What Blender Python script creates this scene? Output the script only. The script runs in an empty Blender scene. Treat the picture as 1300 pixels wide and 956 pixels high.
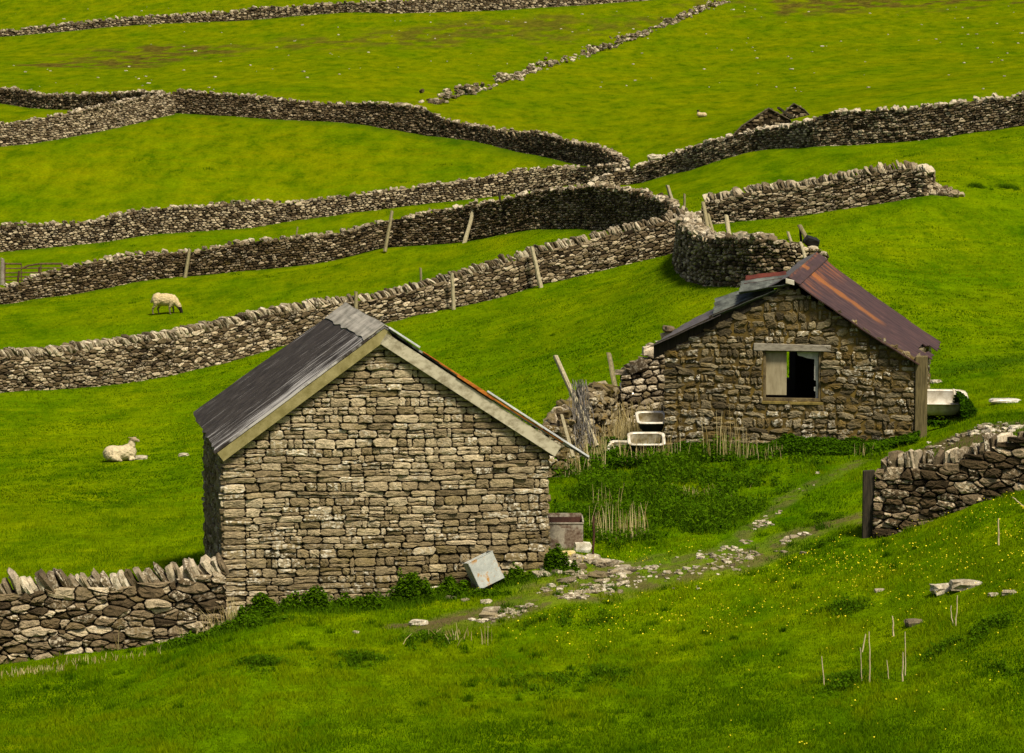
import bpy, bmesh, math, random
import numpy as np
from mathutils import Vector, Matrix
random.seed(7); rng = np.random.default_rng(11)
R = math.radians
scene = bpy.context.scene
COL = scene.collection

# ------------------------------------------------------------------ camera
F = 3600.0; PITCH = math.atan((478-190)/F)
cd = bpy.data.cameras.new('camera'); cam = bpy.data.objects.new('camera', cd); COL.objects.link(cam)
cd.sensor_width = 36; cd.lens = F/1300*36; cd.clip_start = .5; cd.clip_end = 6000
cam.location = (0, 0, 0); cam.rotation_euler = (math.pi/2-PITCH, 0, 0)
scene.camera = cam

def P(px, py, Y):
    """the point at distance Y (metres north of the camera) seen at photo pixel px,py"""
    x = (px-650)/F; y = -(py-478)/F
    c, s = math.cos(PITCH), math.sin(PITCH)
    d = np.array([x, c+y*s, -s+y*c])
    return d*(Y/d[1])

# ------------------------------------------------------------------ noise
def _h(ix, iy, seed):
    n = (ix.astype(np.int64)*374761393 + iy.astype(np.int64)*668265263 + seed*1442695041) & 0xffffffff
    n = ((n ^ (n >> 13))*1274126177) & 0xffffffff
    return ((n ^ (n >> 16)) & 0xffff)/65535.0
def vnoise(x, y, seed=0):
    x = np.asarray(x, float); y = np.asarray(y, float)
    ix = np.floor(x); iy = np.floor(y); fx = x-ix; fy = y-iy
    fx = fx*fx*(3-2*fx); fy = fy*fy*(3-2*fy)
    a = _h(ix, iy, seed); b = _h(ix+1, iy, seed); c = _h(ix, iy+1, seed); d = _h(ix+1, iy+1, seed)
    return (a*(1-fx)+b*fx)*(1-fy)+(c*(1-fx)+d*fx)*fy
def fbm(x, y, seed=0, o=3):
    s = 0; a = .5; t = 0
    for k in range(o):
        s = s+a*vnoise(x*2**k, y*2**k, seed+k*17); t += a; a *= .5
    return s/t

# ------------------------------------------------------------------ wall lines: (px, py of foot, distance, py of top)
WB = [(-90,512,90,458),(0,497,92,447),(150,486,95,429),(280,459,98,406),(372,432,100,387),(491,409,101,371),(575,390,102,348),(647,374,103,325),(684,363,103,314),(768,341,104,294),(846,322,104,274),(874,312,104,264)]
WC = [(-70,395,124,366),(0,388,125,363),(14,386,126,363),(17,385,126,360),(44,380,127,349),(102,373,128,334),(183,356,130,320),(237,351,131,318),(305,343,131,306),(440,326,131,291),(491,314,131,278),(592,307,129,259),(640,297,127,252),(701,289,124,239),(768,290,119,233),(819,288,114,241),(864,287,108,260)]
WD = [(-90,328,144,292),(0,319,145,284),(118,308,147,280),(146,305,147,271),(261,293,149,259),(322,287,150,252),(359,281,151,257),(440,271,152,247),(565,255,153,231),(633,247,154,220),(650,244,154,214),(735,232,153,209),(792,226,150,204)]
WF = [(221,144,187,116),(245,145,187,115),(300,147,186,119),(345,150,185,122),(372,151,185,127),(440,155,184,131),(474,159,183,129),(542,171,180,136),(559,173,179,149),(592,176,177,156),(633,184,174,163),(677,192,170,164),(728,204,165,178),(768,211,160,185),(796,217,156,204)]
WE = [(-90,204,164,172),(0,185,171,157),(102,171,176,139),(169,156,182,124),(219,144,186,117)]
WG = [(-90,127,206,109),(0,130,203,112),(20,132,202,111),(42,136,200,115),(53,137,199,119),(135,140,194,118),(212,143,188,117)]
WH = [(-120,52,318,45),(0,47,320,40),(68,41,322,32),(186,31,326,21),(305,26,330,14),(332,24,330,8),(366,21,330,9),(440,16,330,3),(498,17,328,1),(633,13,330,-3),(735,6,335,-10),(812,0,340,-15),(950,-12,350,-26)]
WI = [(752,241,148,228),(801,233,148,211),(860,216,146,190),(894,208,143,179),(962,188,140,163),(1000,186,137,158),(1033,183,134,150),(1045,183,133,142),(1060,182,133,138),(1148,179,130,137),(1249,166,128,124),(1300,159,127,119),(1400,150,124,110)]
WJ = [(894,284,108,252),(945,281,107,240),(1029,272,106,229),(1097,261,105,214),(1137,253,105,206),(1164,248,104.5,207),(1180,247,104,213)]
WK = [(881,312,103.5,268),(871,326,98,273),(875,339,92,279),(892,351,87,292),(915,358,84,297),(940,360,82,294),(952,361,81.5,295),(959,362,81,302),(982,363,80,298),(1010,363,80,305),(1034,364,80,309),(1043,364,80.3,320)]
WA = [(-90,853,44.5,745),(0,839,44.8,736),(85,826,45,727),(149,820,45.1,725),(222,806,45.2,722),(238,802,45.2,712),(283,790,45.3,712)]
WL = [(1117,676,46.5,572),(1150,668,46.3,567),(1200,647,46.2,566),(1231,634,46,577),(1281,622,45.6,563),(1296,618,45.5,538),(1345,600,45.3,515),(1430,580,45,500)]
WN = [(703,585,55,520),(716,578,56.5,503),(745,565,58,482),(768,558,60,484),(782,552,61,530)]
WO = [(788,545,60.0,500),(796,543,60.0,452),(812,540,60.0,428),(835,534,60,404),(872,530,60,396)]

CTRL = []
for w in (WA, WB, WC, WD, WE, WF, WG, WH, WI, WJ, WK, WL): CTRL += [p[:3] for p in w]
CTRL += [(-100,956,36.5),(0,956,36.5),(280,956,36),(650,956,35.5),(1000,956,34),(1300,956,33),(1450,940,33),
 (280,860,40),(650,840,41),(900,820,41),(1100,800,40.5),(1300,800,37.5),(1300,700,41.5),(1450,690,41),(650,790,43.5),(800,765,44.5),(950,735,45),
 (283,778,45.5),(400,768,45.7),(500,757,45.9),(600,738,46.1),(700,716,46.4),(800,705,47.3),(900,700,47),(1000,695,46.8),
 (0,720,54),(280,700,54),(0,650,62),(0,585,76),(150,590,74),(280,600,70),(-100,600,73),
 (650,560,63),(500,600,62),(650,450,84),(500,520,76),(780,620,53),(900,640,51.5),(1050,620,51.5),(1060,700,45.6),
 (842,577,56.5),(1000,567,56.1),(1165,557,55.5),(850,450,72),(780,400,86),(1040,470,68),(1250,545,52.5),(1320,520,56),(1290,480,63),(1200,480,65),
 (1200,400,77),(1300,350,88),(1450,330,92),(1300,220,112),(1200,300,97),(1100,320,93),(1450,200,115),(1000,230,124),
 (650,120,215),(650,60,280),(900,120,210),(900,60,280),(1100,110,195),(1100,50,270),(1300,80,210),(1300,10,300),(1450,50,230),(1450,-40,340),
 (300,90,240),(0,90,245),(-120,90,245)]
for px in (-120,150,400,650,900,1150,1420): CTRL += [(px,-55,410),(px,-180,600)]
Cp = np.array([P(*c) for c in CTRL])
AU = 4.0
def uv_of(X, Y): return X/Y*AU, np.log(Y)
cu, cv = uv_of(Cp[:,0], Cp[:,1]); cq = Cp[:,2]/Cp[:,1]
def kern(r2): return .5*r2*np.log(r2+1e-9)
n = len(cu)
Kmat = kern((cu[:,None]-cu)**2+(cv[:,None]-cv)**2)+np.eye(n)*2e-4
Pm = np.stack([np.ones(n), cu, cv], 1)
A_ = np.block([[Kmat, Pm],[Pm.T, np.zeros((3,3))]])
sol = np.linalg.solve(A_, np.concatenate([cq, np.zeros(3)]))
UL, VL0, VL1 = .26, math.log(33.0), math.log(600.0)
NU, NV = 261, 361
gu = np.linspace(-UL, UL, NU); gv = np.linspace(VL0, VL1, NV)
GU, GV = np.meshgrid(gu*AU, gv)
Q = np.zeros_like(GU)
for i in range(NV):
    Q[i] = kern((GU[i][:,None]-cu)**2+(GV[i][:,None]-cv)**2)@sol[:n]+sol[n]+sol[n+1]*GU[i]+sol[n+2]*GV[i]
dq = np.diff(Q, axis=0)
print('hidden terrain cells:', int((dq[:, 30:-30] < 0).sum()), 'of', dq.size)
def T(X, Y, micro=True):
    X = np.asarray(X, float); Y = np.asarray(Y, float)
    Yc = np.clip(Y, 33.0, 600.0)
    u = np.clip(X/Yc, -UL, UL); v = np.log(Yc)
    fu = (u+UL)/(2*UL)*(NU-1); fv = (v-VL0)/(VL1-VL0)*(NV-1)
    iu = np.clip(fu.astype(int), 0, NU-2); iv = np.clip(fv.astype(int), 0, NV-2)
    a = fu-iu; b = fv-iv
    q = (Q[iv,iu]*(1-a)+Q[iv,iu+1]*a)*(1-b)+(Q[iv+1,iu]*(1-a)+Q[iv+1,iu+1]*a)*b
    z = q*Yc
    near = np.clip(Y/33.0, -1.5, 1)
    z = np.where(Y < 33, -1.75+(z+1.75)*near, z)
    z = np.where(Y > 600, z+(Y-600)*.02, z)
    if micro:
        z = z+(fbm(X/1.7, Y/1.7, 3)-.5)*.10+(fbm(X/.5, Y/.5, 9, 2)-.5)*.035*np.clip((90-Y)/40, 0, 1)+(fbm(X/9, Y/9, 5)-.5)*.25*np.clip((Y-55)/60, 0, 1)
    return z
def Tz(x, y): return float(T(np.array([x]), np.array([y]))[0])
_ys = np.exp(np.linspace(math.log(30), math.log(590), 3000))
def hit(px, py):
    d = P(px, py, 1.0)
    z = d[2]*_ys; t = T(d[0]*_ys, _ys)
    k = np.argmax(z <= t)
    if not (z <= t).any(): k = len(_ys)-1
    Y = _ys[k]
    return np.array([d[0]*Y, Y, t[k]])
def atY(px, Y):
    X = (px-650)/F*Y
    return np.array([X, Y, Tz(X, Y)])

# ------------------------------------------------------------------ node helpers / materials
def new_mat(name):
    m = bpy.data.materials.new(name); m.use_nodes = True
    nt = m.node_tree; b = nt.nodes['Principled BSDF']
    b.inputs['Specular IOR Level'].default_value = .25; b.inputs['Roughness'].default_value = .85
    return m, nt, b
def nd(nt, t, **k):
    x = nt.nodes.new(t)
    for a, v in k.items(): setattr(x, a, v)
    return x
def noise(nt, vec, scale, detail=4, rough=.6, dist=0):
    x = nd(nt, 'ShaderNodeTexNoise'); x.inputs['Scale'].default_value = scale; x.inputs['Detail'].default_value = detail
    x.inputs['Roughness'].default_value = rough; x.inputs['Distortion'].default_value = dist
    if vec is not None: nt.links.new(vec, x.inputs['Vector'])
    return x.outputs['Fac']
def ramp(nt, fac, stops, interp='LINEAR'):
    x = nd(nt, 'ShaderNodeValToRGB'); cr = x.color_ramp; cr.interpolation = interp
    while len(cr.elements) < len(stops): cr.elements.new(.5)
    for e, (p, c) in zip(cr.elements, stops):
        e.position = p; e.color = (c[0], c[1], c[2], 1) if hasattr(c, '__len__') else (c, c, c, 1)
    nt.links.new(fac, x.inputs['Fac']); return x.outputs['Color']
def mix(nt, fac, a, b, mode='MIX'):
    x = nd(nt, 'ShaderNodeMix', data_type='RGBA', blend_type=mode)
    for s, v in ((x.inputs[0], fac), (x.inputs[6], a), (x.inputs[7], b)):
        if hasattr(v, 'is_output'): nt.links.new(v, s)
        elif hasattr(v, '__len__'): s.default_value = (v[0], v[1], v[2], 1)
        else: s.default_value = v
    return x.outputs[2]
def mth(nt, op, a, b=0.0):
    x = nd(nt, 'ShaderNodeMath', operation=op)
    for s, v in ((x.inputs[0], a), (x.inputs[1], b)):
        if hasattr(v, 'is_output'): nt.links.new(v, s)
        else: s.default_value = v
    return x.outputs[0]
def bump(nt, b, h, strength=.5, dist=.02):
    x = nd(nt, 'ShaderNodeBump'); x.inputs['Strength'].default_value = strength; x.inputs['Distance'].default_value = dist
    nt.links.new(h, x.inputs['Height']); nt.links.new(x.outputs['Normal'], b.inputs['Normal'])
def attr(nt, name='dat'):
    x = nd(nt, 'ShaderNodeAttribute', attribute_name=name); s = nd(nt, 'ShaderNodeSeparateColor')
    nt.links.new(x.outputs['Color'], s.inputs['Color']); return s.outputs
def geo(nt, scale=(1,1,1)):
    g = nd(nt, 'ShaderNodeTexCoord'); m = nd(nt, 'ShaderNodeMapping'); m.inputs['Scale'].default_value = scale
    nt.links.new(g.outputs['Object'], m.inputs['Vector']); return m.outputs['Vector']

def stone_mat(name, dark, mid, light, moss_col=(.16,.12,.015), lich=(.58,.54,.44), bs=.6):
    m, nt, b = new_mat(name); v = geo(nt); a = attr(nt)
    c = ramp(nt, a[0], [(0, dark), (.5, mid), (1, light)])
    n1 = noise(nt, v, 7, 6, .65); c = mix(nt, 1.0, c, ramp(nt, n1, [(.28, .55), (.5, 1.0), (.75, 1.35)]), 'MULTIPLY')
    n2 = noise(nt, v, 38, 5, .7); c = mix(nt, 1.0, c, ramp(nt, n2, [(.35, .6), (.55, 1.05), (.7, 1.5)]), 'MULTIPLY')
    n3 = noise(nt, v, 3.1, 5, .7, .6)
    mf = mth(nt, 'MULTIPLY', a[1], ramp(nt, n3, [(.40, 0), (.60, 1)])); c = mix(nt, mf, c, moss_col)
    n4 = noise(nt, v, 17, 4, .65)
    lf = mth(nt, 'MULTIPLY', a[2], ramp(nt, n4, [(.50, 0), (.60, 1)])); c = mix(nt, lf, c, lich)
    nt.links.new(c, b.inputs['Base Color']); b.inputs['Specular IOR Level'].default_value = .15; b.inputs['Roughness'].default_value = .95
    h = mix(nt, .5, n1, n2); bump(nt, b, h, bs, .03)
    return m
M_barn = stone_mat('limestone_masonry', (.100,.075,.039), (.235,.183,.105), (.43,.355,.23))
M_hut = stone_mat('rubble_masonry', (.050,.039,.021), (.135,.108,.060), (.28,.235,.145), (.16,.10,.014))
M_wall = stone_mat('field_wall_stone', (.022,.015,.008), (.122,.088,.047), (.43,.35,.23), (.13,.10,.02), (.55,.48,.36), bs=.8)
M_walld = stone_mat('dark_field_wall_stone', (.019,.013,.006), (.085,.059,.030), (.31,.24,.15), (.11,.08,.02), (.50,.43,.31), bs=.8)
M_wallf = stone_mat('far_field_wall_stone', (.018,.012,.006), (.100,.071,.038), (.42,.34,.22), (.12,.09,.02), (.52,.45,.33), bs=.8)
M_cope = stone_mat('coping_stone', (.036,.026,.015), (.145,.110,.066), (.46,.39,.28), (.13,.10,.02), (.56,.50,.39))
M_scree = stone_mat('loose_limestone', (.10,.078,.048), (.27,.225,.15), (.52,.46,.35))
def simple(name, c1, c2, scale=6, rough=.85, detail=5, bs=.3, stretch=(1,1,1), metal=0, lo=.35, hi=.65, spec=.25):
    m, nt, b = new_mat(name); v = geo(nt, stretch); n1 = noise(nt, v, scale, detail, .65)
    nt.links.new(ramp(nt, n1, [(lo, c1), (hi, c2)]), b.inputs['Base Color'])
    b.inputs['Roughness'].default_value = rough; b.inputs['Metallic'].default_value = metal; b.inputs['Specular IOR Level'].default_value = spec
    bump(nt, b, n1, bs, .01); return m
M_core = simple('earth_packing', (.012,.009,.005), (.035,.026,.015), 12)
M_post = simple('weathered_post', (.14,.12,.06), (.30,.26,.14), 9, stretch=(4,4,.6))
M_postd = simple('dark_wet_timber', (.012,.010,.007), (.045,.035,.022), 9, stretch=(6,6,.5))
M_board = simple('pale_bargeboard', (.23,.20,.13), (.46,.42,.31), 6, stretch=(1,3,1.5), lo=.36, hi=.56, detail=8)
M_boardo = simple('olive_bargeboard', (.17,.145,.05), (.29,.25,.11), 6, stretch=(1,3,1))
M_lead = simple('lead_flashing', (.17,.155,.13), (.42,.39,.34), 3, .7, spec=.2)
M_white = simple('white_enamel', (.38,.33,.23), (.74,.71,.63), 5, .25, 5, .05, spec=.5)
M_tubin = simple('stained_enamel', (.16,.12,.05), (.55,.50,.38), 4, .5, 5, .1)
M_rust = simple('dark_rust', (.025,.012,.009), (.085,.035,.022), 5, .7)
M_dark = simple('interior_shade', (.010,.009,.008), (.022,.019,.015), 3)  # near-black colour stands in for the shade inside the small building
M_lint = simple('grey_lintel_timber', (.16,.14,.11), (.32,.29,.23), 7, stretch=(.7,3,3))
M_plank = simple('tan_board', (.24,.20,.12), (.36,.31,.20), 5, stretch=(3,3,.6))
M_frame = simple('old_window_frame', (.05,.035,.018), (.17,.13,.06), 9)
M_scrap = simple('black_scrap', (.006,.006,.006), (.014,.014,.014), 9, .6)
M_yel = simple('yellowed_stone', (.45,.34,.12), (.62,.52,.28), 7)

def galv():
    m, nt, b = new_mat('galvanised_steel'); v = geo(nt)
    c = ramp(nt, noise(nt, v, 5, 6, .7), [(.35, (.30,.32,.31)), (.65, (.50,.52,.49))])
    c = mix(nt, ramp(nt, noise(nt, v, 6.5, 4, .6, .5), [(.56, 0), (.66, 1)]), c, (.42,.20,.03))
    nt.links.new(c, b.inputs['Base Color']); b.inputs['Roughness'].default_value = .5; b.inputs['Metallic'].default_value = .15
    return m
M_galv = galv()
def rusty_tank():
    m, nt, b = new_mat('rusting_tank'); v = geo(nt)
    c = mix(nt, ramp(nt, noise(nt, v, 3.2, 5, .6, .6), [(.47, 0), (.54, 1)]), (.36,.33,.27), (.07,.022,.010))
    c = mix(nt, .5, c, ramp(nt, noise(nt, v, 20, 4), [(.3, (.05,.03,.02)), (.7, (.42,.36,.27))]))
    nt.links.new(c, b.inputs['Base Color']); return m
M_tank = rusty_tank()
def slate_roof():
    m, nt, b = new_mat('tarred_sheet_roof')
    tc = nd(nt, 'ShaderNodeUVMap', uv_map='uv'); mp = nd(nt, 'ShaderNodeMapping'); mp.inputs['Scale'].default_value = (1.6, 30, 1)
    nt.links.new(tc.outputs['UV'], mp.inputs['Vector'])
    n1 = noise(nt, mp.outputs['Vector'], 1.5, 6, .7)
    v = geo(nt); n2 = noise(nt, v, .9, 3, .5)
    sep = nd(nt, 'ShaderNodeSeparateXYZ'); nt.links.new(tc.outputs['UV'], sep.inputs[0])
    # wear: the coating is worn through to white along the verge side of the sheet
    wear = ramp(nt, sep.outputs['Y'], [(0, .16), (.10, .12), (.38, .03), (.7, -.03), (1, -.0)])
    wear2 = mth(nt, 'ADD', mth(nt, 'ADD', n1, wear), mth(nt, 'MULTIPLY', mth(nt, 'SUBTRACT', n2, .5), .18))
    base = ramp(nt, noise(nt, v, 5, 5), [(.3, (.018,.014,.013)), (.7, (.055,.045,.040))])
    c = mix(nt, ramp(nt, wear2, [(.60, 0), (.70, .95)]), base, (.44,.42,.41))
    nt.links.new(c, b.inputs['Base Color']); b.inputs['Roughness'].default_value = .75; b.inputs['Specular IOR Level'].default_value = .15
    bump(nt, b, n1, .25, .01); return m
M_roof = slate_roof()
def rust_roof():
    m, nt, b = new_mat('rust_brown_sheet')
    tc = nd(nt, 'ShaderNodeUVMap', uv_map='uv'); mp = nd(nt, 'ShaderNodeMapping'); mp.inputs['Scale'].default_value = (1.0, 9, 1)
    nt.links.new(tc.outputs['UV'], mp.inputs['Vector']); v = geo(nt)
    n1 = noise(nt, mp.outputs['Vector'], 2, 6, .7); n2 = noise(nt, v, 3.5, 6, .7)
    c = ramp(nt, n2, [(.3, (.030,.014,.013)), (.55, (.058,.027,.023)), (.75, (.11,.052,.040))])
    c = mix(nt, ramp(nt, n1, [(.58, 0), (.72, .8)]), c, (.20,.12,.10))
    sep = nd(nt, 'ShaderNodeSeparateXYZ'); nt.links.new(tc.outputs['UV'], sep.inputs[0])
    # bright fresh rust along the lap between two sheets, fading out down the slope
    lap = mth(nt, 'ABSOLUTE', mth(nt, 'SUBTRACT', sep.outputs['Y'], .46))
    lapm = mth(nt, 'MULTIPLY', ramp(nt, mth(nt, 'ADD', lap, mth(nt, 'MULTIPLY', mth(nt, 'SUBTRACT', n2, .5), .10)), [(.025, 1), (.06, 0)]), ramp(nt, sep.outputs['X'], [(.04, 1), (.56, .85), (.66, 0)]))
    c = mix(nt, lapm, c, (.24,.085,.014))
    thin = mth(nt, 'MULTIPLY', ramp(nt, n1, [(.48, 0), (.62, .7)]), ramp(nt, mth(nt, 'ABSOLUTE', mth(nt, 'SUBTRACT', sep.outputs['X'], .12)), [(.02, 1), (.16, 0)]))
    c = mix(nt, thin, c, (.30,.09,.015))
    nt.links.new(c, b.inputs['Base Color']); b.inputs['Roughness'].default_value = .55; b.inputs['Specular IOR Level'].default_value = .4
    bump(nt, b, n2, .2, .01); return m
M_rroof = rust_roof()
M_corr = simple('grey_green_corrugated', (.030,.033,.030), (.13,.145,.13), 4, .6, spec=.3)
M_corrp = simple('purple_grey_sheet', (.045,.037,.035), (.12,.10,.095), 4, .5, spec=.5)
M_redsheet = simple('red_corrugated', (.05,.012,.008), (.11,.024,.013), 4, .6)
M_orange = simple('orange_rust_edge', (.22,.05,.006), (.50,.17,.02), 6, .7, stretch=(1,1,3))
M_zinc = simple('bare_zinc', (.40,.41,.44), (.62,.63,.66), 4, .35, spec=.6)

# ------------------------------------------------------------------ mesh helpers
def world_of(o):
    m = Matrix.LocRotScale(o.location, o.rotation_euler, o.scale)
    return m if o.parent is None else world_of(o.parent) @ m
def mesh_obj(name, V, Fs, mat, parent=None, data=None, smooth=False, origin=None, uv=None, kind=None, mats=None, matidx=None):
    V = np.asarray(V, float)
    if origin is None:
        origin = np.array([V[:,0].mean(), V[:,1].mean(), V[:,2].min()])
    origin = np.asarray(origin, float)
    if not isinstance(Fs, (list, tuple)): Fs = [Fs]
    Fs = [np.asarray(f, np.int32) for f in Fs if len(f)]
    me = bpy.data.meshes.new(name)
    me.vertices.add(len(V)); me.vertices.foreach_set('co', (V-origin).astype(np.float32).ravel())
    nl = sum(f.size for f in Fs); nf = sum(len(f) for f in Fs)
    me.loops.add(nl); me.loops.foreach_set('vertex_index', np.concatenate([f.ravel() for f in Fs]))
    tot = np.concatenate([np.full(len(f), f.shape[1], np.int32) for f in Fs])
    st = np.concatenate([[0], np.cumsum(tot)[:-1]]).astype(np.int32)
    me.polygons.add(nf); me.polygons.foreach_set('loop_start', st); me.polygons.foreach_set('loop_total', tot)
    me.polygons.foreach_set('use_smooth', np.full(nf, smooth))
    if data is not None:
        a = me.color_attributes.new('dat', 'FLOAT_COLOR', 'POINT')
        D = np.ones((len(V), 4), np.float32); D[:, :data.shape[1]] = data; a.data.foreach_set('color', D.ravel())
    if uv is not None:
        l = me.uv_layers.new(name='uv'); idx = np.concatenate([f.ravel() for f in Fs]); l.data.foreach_set('uv', np.asarray(uv, np.float32)[idx].ravel())
    for m in (mats or [mat]): me.materials.append(m)
    if matidx is not None: me.polygons.foreach_set('material_index', np.asarray(matidx, np.int32))
    me.update(calc_edges=True); me.validate()
    o = bpy.data.objects.new(name, me); COL.objects.link(o)
    if parent is not None:
        o.parent = parent
        o.matrix_local = world_of(parent).inverted() @ Matrix.Translation(Vector(origin))
    else: o.location = origin
    if kind: o['kind'] = kind
    return o
def tag(o, label, cat=None, group=None, kind=None):
    o['label'] = label
    if cat: o['category'] = cat
    if group: o['group'] = group
    o['kind'] = kind or 'thing'
    return o
def empty(name, loc):
    o = bpy.data.objects.new(name, None); o.empty_display_size = .2; COL.objects.link(o); o.location = loc; return o

class Soup:
    def __init__(s): s.V = []; s.F = {}; s.D = []; s.n = 0
    def add(s, V, F, D=None):
        V = np.asarray(V, float).reshape(-1, 3)
        for f in (F if isinstance(F, list) else [F]):
            f = np.asarray(f, np.int64)
            if len(f): s.F.setdefault(f.shape[1], []).append(f+s.n)
        s.V.append(V); s.D.append(D if D is not None else np.ones((len(V), 3))*.5); s.n += len(V)
    def build(s, name, mat, parent=None, smooth=False, origin=None, kind=None):
        V = np.concatenate(s.V); D = np.concatenate(s.D)
        return mesh_obj(name, V, [np.concatenate(v) for v in s.F.values()], mat, parent, D, smooth, origin, kind=kind)

# rock template: a 4x4x4 lattice cube surface
def _cube_t(nn):
    idx = {}; V = []; Fq = []
    def vid(i, j, k):
        if (i,j,k) not in idx: idx[(i,j,k)] = len(V); V.append((i,j,k))
        return idx[(i,j,k)]
    m = nn-1
    for a in range(m):
        for b in range(m):
            Fq.append([vid(a,b,0),vid(a,b+1,0),vid(a+1,b+1,0),vid(a+1,b,0)])
            Fq.append([vid(a,b,m),vid(a+1,b,m),vid(a+1,b+1,m),vid(a,b+1,m)])
            Fq.append([vid(a,0,b),vid(a+1,0,b),vid(a+1,0,b+1),vid(a,0,b+1)])
            Fq.append([vid(a,m,b),vid(a,m,b+1),vid(a+1,m,b+1),vid(a+1,m,b)])
            Fq.append([vid(0,a,b),vid(0,a,b+1),vid(0,a+1,b+1),vid(0,a+1,b)])
            Fq.append([vid(m,a,b),vid(m,a+1,b),vid(m,a+1,b+1),vid(m,a,b+1)])
    V = np.array(V, float)/m*2-1
    p = 5.0
    V = V/((np.abs(V)**p).sum(1)**(1/p))[:,None]
    return V, np.array(Fq)
RT3 = _cube_t(3); RT4 = _cube_t(4)
def rot_mats(ax, ay, az):
    cx, sx, cy, sy, cz, sz = np.cos(ax), np.sin(ax), np.cos(ay), np.sin(ay), np.cos(az), np.sin(az)
    M = np.empty((len(ax), 3, 3))
    M[:,0,0]=cz*cy; M[:,0,1]=cz*sy*sx-sz*cx; M[:,0,2]=cz*sy*cx+sz*sx
    M[:,1,0]=sz*cy; M[:,1,1]=sz*sy*sx+cz*cx; M[:,1,2]=sz*sy*cx-cz*sx
    M[:,2,0]=-sy; M[:,2,1]=cy*sx; M[:,2,2]=cy*cx
    return M
def rocks(soup, C, S, ax, ay, az, D, jit=.16, tmpl=RT3):
    """irregular stones: centres C, half sizes S, euler angles"""
    C = np.asarray(C, float); S = np.asarray(S, float); N = len(C)
    if N == 0: return
    TV, TF = tmpl; k = len(TV)
    V = TV[None]*(1+rng.normal(0, jit*.6, (N, 1, 3)))+rng.normal(0, jit*.55, (N, k, 3))
    V = V*S[:,None,:]; M = rot_mats(np.broadcast_to(ax, N), np.broadcast_to(ay, N), np.broadcast_to(az, N))
    V = np.einsum('nij,nkj->nki', M, V)+C[:,None,:]
    Fq = (TF[None]+(np.arange(N)*k)[:,None,None]).reshape(-1, 4)
    soup.add(V.reshape(-1, 3), Fq, np.repeat(D, k, 0))

# ------------------------------------------------------------------ masonry faces
def emit_stones(soup, mp, s, t, ds, dt, D, gap=.012, bev=.014, prot=.02, deep=.07, lod=2):
    """one pillowed stone per cell; ds,dt (N,K) outline offsets; mp maps (s,t,n) to space"""
    N, K = ds.shape
    if N == 0: return
    L = np.hypot(ds, dt)+1e-6
    def ring(sub, scale=1.0):
        f = np.clip((L-sub)/L, .12, 1)*scale; return ds*f, dt*f
    pr = rng.uniform(-.4, 1, (N,1))*prot; ta = rng.normal(0, .10, (N,1)); tb = rng.normal(0, .10, (N,1))
    specs = [(gap*.6, 1, -deep), (gap, 1, -bev*.4), (gap+bev, 1, bev*.7)] if lod >= 2 else [(gap*.6, 1, -deep), (gap+bev*.5, 1, 0)]
    if lod >= 2: specs.append((gap+bev*1.3, .55, bev*.9))
    Vs = []
    for q, (sub, sc, nn) in enumerate(specs):
        a, b = ring(sub, sc)
        if q: a = a+rng.normal(0, .0035*(lod >= 2), a.shape); b = b+rng.normal(0, .003*(lod >= 2), b.shape)
        nv = nn+pr+(ta*a+tb*b)*(q > 0)+(rng.normal(0, bev*.28, a.shape) if q > 1 or lod < 2 else 0)
        Vs.append(mp((s[:,None]+a), (t[:,None]+b), nv))
    cn = mp(s[:,None], t[:,None], specs[-1][2]+pr*1.0+bev*.2+rng.normal(0, bev*.3, (N,1)))
    V = np.concatenate(Vs+[cn], 1); k = V.shape[1]
    base = (np.arange(N)*k)[:,None]
    quads = []; i = np.arange(K); j = (i+1) % K
    for q in range(len(specs)-1):
        f = np.stack([q*K+i, q*K+j, (q+1)*K+j, (q+1)*K+i], 1); quads.append((f[None]+base[:,:,None]).reshape(-1, 4))
    q = len(specs)-1; tr = np.stack([q*K+i, q*K+j, np.full(K, k-1)], 1); tr = (tr[None]+base[:,:,None]).reshape(-1, 3)
    soup.add(V.reshape(-1, 3), [np.concatenate(quads), tr], np.repeat(D, k, 0))

def stone_data(N, mean=.5, sd=.22, moss=.15, lich=.25, white=.05):
    D = np.zeros((N, 3)); D[:,0] = np.clip(rng.normal(mean, sd, N), 0, 1)
    D[:,1] = (rng.random(N) < moss*2)*rng.uniform(.3, 1, N)*min(1, moss*3); D[:,2] = (rng.random(N) < lich)*rng.uniform(.2, 1, N)
    w = rng.random(N) < white; D[w,0] = 1; D[w,2] = 1
    return D

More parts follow.
